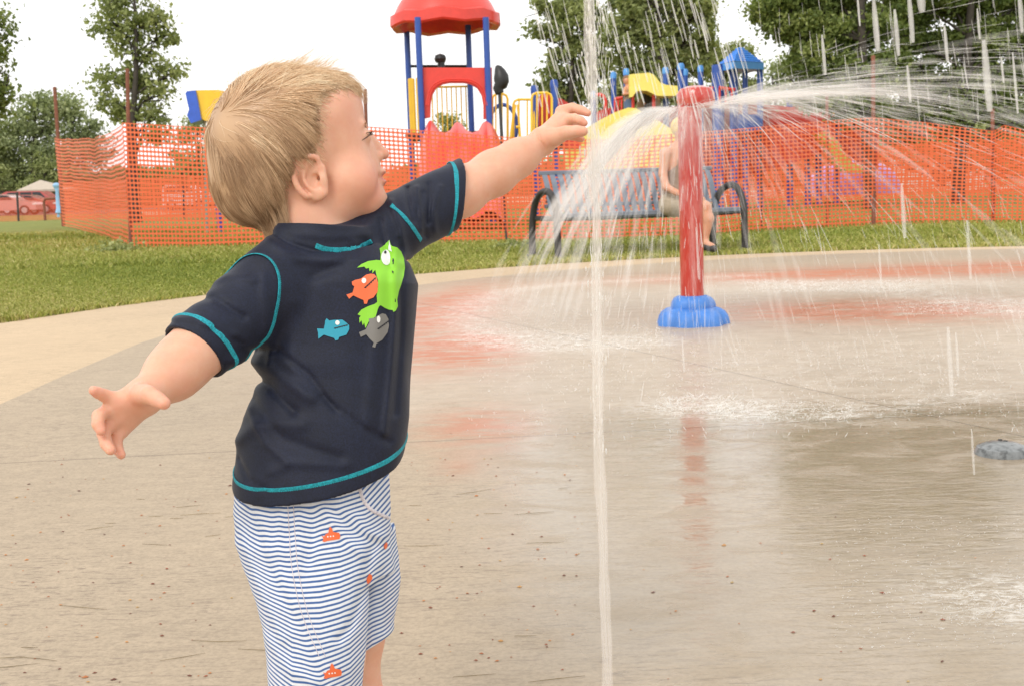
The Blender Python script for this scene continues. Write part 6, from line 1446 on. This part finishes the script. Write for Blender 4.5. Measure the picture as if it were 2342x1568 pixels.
# umbrella of water thrown out under the cap of the red post
NZ = A_([POSTG[0], POSTG[1], hz-.035]); um = thing('water_umbrella', 'curved veil of water thrown outward below the cap of the red post', 'water spray', NZ)
def speed(ph): return 1.75+4.9*((1+np.cos(ph))/2)**1.45
def traj(ph, v, el, t): r = .075+v*math.cos(el)*t; return NZ+np.stack([r*np.cos(ph), r*np.sin(ph), v*math.sin(el)*t-4.9*t*t], -1)
nph, ntt = 260, 46; phs = np.linspace(0, 2*math.pi, nph, endpoint=False); v = []; wa = []; su = []; sv_ = []
for i, ph in enumerate(phs):
    sp0 = speed(ph)*(1+.05*math.sin(5*ph+1)+.04*math.sin(11*ph)); tmax = .27 if math.cos(ph) < 0 else .19; el = .07+.10*max(0, math.cos(ph))+.035*math.sin(4*ph)+.02*math.sin(9*ph)
    t_ = np.linspace(0, tmax, ntt); p_ = traj(ph, sp0, el, t_); p_[:, 2] += .012*np.sin(ph*17+t_*20)*t_/tmax; v.append(p_); wa.append(np.clip(1.25-t_/tmax*1.2, 0, 1)*.95); su.append(np.full(ntt, ph*9)); sv_.append(t_*6)
v = np.concatenate(v); ii, jj = np.meshgrid(np.arange(nph), np.arange(ntt-1), indexing='ij'); i2 = (ii+1) % nph; f = np.stack([ii*ntt+jj, i2*ntt+jj, i2*ntt+jj+1, ii*ntt+jj+1], -1).reshape(-1, 4)
mesh_obj('sheet', v, f, M_sheet, um, attrs={'wa': np.concatenate(wa), 'su': np.concatenate(su), 'sv': np.concatenate(sv_)})
def spray(n, seed, t_lo, t_hi, dl, dh, r0, r1, vj, ej, name, mat, wlo=.4, whi=1.0, phf=None):
    q = np.random.RandomState(seed); S = []; R_ = []; W_ = []
    while len(S) < n:
        ph = q.uniform(0, 2*math.pi) if phf is None else phf(q); v0 = speed(ph)*(1+q.normal()*vj); el = .07+.12*max(0, math.cos(ph))+q.normal()*ej; t0 = q.uniform(t_lo, t_hi); dt = q.uniform(dl, dh)*(.5 if v0 > 5 else 1); p_ = traj(ph, v0, el, np.linspace(t0, t0+dt, 7))
        if p_[-1, 2] < .01: continue
        S.append(p_+q.normal(size=3)*.003); R_.append(q.uniform(r0, r1)); W_.append(q.uniform(wlo, whi))
    return tag(threads(S, R_, name, mat, um, A_(W_), 6 if name == 'mist' else 3), kind='stuff')
spray(700, 31, .01, .20, .05, .12, .0010, .0026, .05, .04, 'strands', M_drop, .25, .8)
spray(1150, 32, .14, .46, .010, .026, .0008, .0017, .10, .07, 'strands', M_drop, .12, .5)
spray(760, 35, .02, .42, .04, .10, .008, .022, .14, .08, 'mist', M_mist, .5, 1.2)
spray(360, 36, .03, .30, .05, .10, .010, .024, .10, .06, 'mist', M_mist, .6, 1.3, lambda q: math.pi+q.normal()*.8)
spray(600, 33, .02, .35, .03, .09, .0010, .0028, .16, .11, 'strands', M_thin, .6, 1.6, lambda q: q.normal()*.7)
spray(420, 34, .08, .44, .010, .028, .0008, .0017, .14, .10, 'strands', M_drop, .12, .45, lambda q: math.pi+q.normal()*.9)
# falling water: long threads and fat drops from tall jets out of the picture
S = []; R_ = []; W_ = []
def fall(x, y0, y1, w_, d, sl=.10, a=1.0):
    p0, p1 = L(x, y0, d), L(x+sl*(y1-y0), y1, d); S.append([p0+(p1-p0)*t for t in np.linspace(0, 1, 7)]); R_.append(w_/2/FPX*d); W_.append(a)
for x, y0, y1, w_ in ((1998, 0, 118, 15), (2046, 22, 128, 12), (2078, -20, 98, 13), (2104, -30, 28, 20), (2160, 58, 140, 9), (1880, 80, 172, 9), (2250, 92, 255, 19), (2330, -20, 75, 11), (2235, 20, 90, 7), (2075, 150, 235, 9), (2290, 130, 190, 6), (2316, 120, 260, 7), (1960, -20, 60, 6)): fall(x, y0, y1, w_, 2.6, .085, 1.0)
for x, y0, y1, w_ in ((2168, 748, 905, 13), (2186, 760, 860, 7), (2062, 420, 545, 11), (2212, 505, 640, 9), (1560, 770, 850, 6), (2222, 980, 1085, 7), (2345, 1330, 1420, 8), (1592, 520, 640, 7), (2010, 560, 660, 6)): fall(x, y0, y1, w_, 2.3, .06, .7)
for k in range(150):
    x = rs.uniform(1215, 1690); y0 = rs.uniform(-30, 205); fall(x, y0, y0+rs.uniform(28, 95), rs.uniform(2.2, 5.5), rs.uniform(3.2, 5.0), .27+rs.normal()*.04, rs.uniform(.4, .95))
for k in range(110):
    x = rs.uniform(1690, 2350); y0 = rs.uniform(-30, 260); fall(x, y0, y0+rs.uniform(20, 80), rs.uniform(1.6, 3.6), rs.uniform(3.2, 5.0), .12+rs.normal()*.04, rs.uniform(.3, .7))
for k in range(300):
    x = rs.uniform(1360, 1660); y0 = rs.uniform(300, 900)-abs(rs.normal())*40; fall(x, y0, y0+rs.uniform(12, 60), rs.uniform(1.3, 3.0), rs.uniform(3.8, 5.4), -.30*(1560-x)/200+rs.normal()*.08, rs.uniform(.3, .8))
for k in range(260):
    x = rs.uniform(1650, 2342); y0 = rs.uniform(430, 900); fall(x, y0, y0+rs.uniform(15, 70), rs.uniform(1.2, 2.8), rs.uniform(3.2, 5.0), .10+.35*rs.rand(), rs.uniform(.2, .6))
for k in range(260):
    x = 1355+abs(rs.normal())*12+rs.uniform(0, 22); y0 = rs.uniform(-20, 420); fall(x, y0, y0+rs.uniform(8, 26), rs.uniform(1.2, 2.6), rs.uniform(1.6, 2.0), .08+rs.normal()*.05, rs.uniform(.4, 1))
n_big = 13+9
tag(threads(S, R_, 'falling_water', M_fat, None, A_(W_), 8, (.5, .9, 1, 1, .7)), kind='stuff')
# a few beads hanging from the wet cuff
# splashes where the spray lands
S = []; R_ = []; W_ = []
def crown(x, y, h_, n, r, sp=1.0):
    c = G(x, y, .006)
    for _ in range(n):
        a = rs.uniform(0, 2*math.pi); o = h_*rs.uniform(.2, .9)*sp; hh = h_*rs.uniform(.4, 1.0); t = np.linspace(0, 1, 6)[:, None]; b0 = c+A_([math.cos(a), math.sin(a), 0])*o*.35*rs.rand()
        S.append(b0+t*A_([math.cos(a)*o, math.sin(a)*o, 0])+PZ*hh*(1-(1-t)**2)*rs.uniform(.6, 1)); R_.append(r*rs.uniform(.5, 1.3)); W_.append(rs.uniform(.5, 1.3))
def field(x0, x1, y0, y1, n, h_, k, r):
    for _ in range(n): crown(rs.uniform(x0, x1), rs.uniform(y0, y1), h_*rs.uniform(.25, .8), max(3, k-2), r*.8, 1.5)
    for _ in range(n*9):
        x, y = rs.uniform(x0, x1), rs.uniform(y0, y1); c = G(x, y, .005+abs(rs.normal())*h_*.5); l = rs.uniform(.001, .004); S.append(c+np.linspace(-.5, .5, 6)[:, None]*A_([rs.normal(), rs.normal()*.5, rs.normal()*.6])*l); R_.append(rs.uniform(.0005, .0014)*(r/.0012)); W_.append(rs.uniform(.6, 1.6))
field(1060, 1520, 740, 800, 120, .016, 6, .0014); field(1080, 1330, 690, 760, 50, .012, 5, .0012); field(1500, 2300, 780, 950, 170, .012, 6, .0011); field(1700, 2100, 640, 668, 90, .022, 6, .0018)
field(2050, 2342, 690, 720, 50, .020, 5, .0018); field(1500, 1680, 905, 945, 45, .028, 7, .0013); field(1640, 1950, 915, 960, 60, .018, 6, .0012); field(1100, 1700, 820, 900, 60, .010, 5, .0011); field(1900, 2342, 1180, 1480, 60, .006, 4, .0007); field(2150, 2345, 1325, 1430, 22, .014, 4, .0005)
for x, y in ((1535, 930), (1640, 945), (1590, 915), (1700, 940)): crown(x, y, .040, 16, .0010, 1.6)
for x, y in ((2330, 1400), (2345, 1420), (2300, 1380), (2270, 1400), (2230, 1370)): crown(x, y, .022, 6, .0007, .8)
for k in range(520):
    x, y = rs.uniform(1050, 2342), rs.uniform(640, 1000); c = G(x, y, rs.uniform(.006, .05)); S.append(c+np.linspace(-.5, .5, 6)[:, None]*A_([rs.normal()*.4, 0, 1])*rs.uniform(.003, .014)); R_.append(rs.uniform(.0008, .0018)); W_.append(rs.uniform(.5, 1.2))
tag(threads(S, R_, 'splashes', M_drop, None, A_(W_), 4), kind='stuff')
# water drop hanging on the far cuff
q = L(1033, 528, 1.47); mb = MB(); mb.lathe([(.0003, .006), (.0016, .003), (.0026, 0), (.0022, -.0022), (.0005, -.003)], q, 14)
gm, nt, b = new_mat('clear_water'); b.inputs['Transmission Weight'].default_value = .6; b.inputs['Roughness'].default_value = .02; b.inputs['IOR'].default_value = 1.33; b.inputs['Base Color'].default_value = (.95, .96, .97, 1)
tag(mb.build('water_drop', gm, None, loc=q), 'bright drop of water falling from the raised sleeve cuff', 'drop')
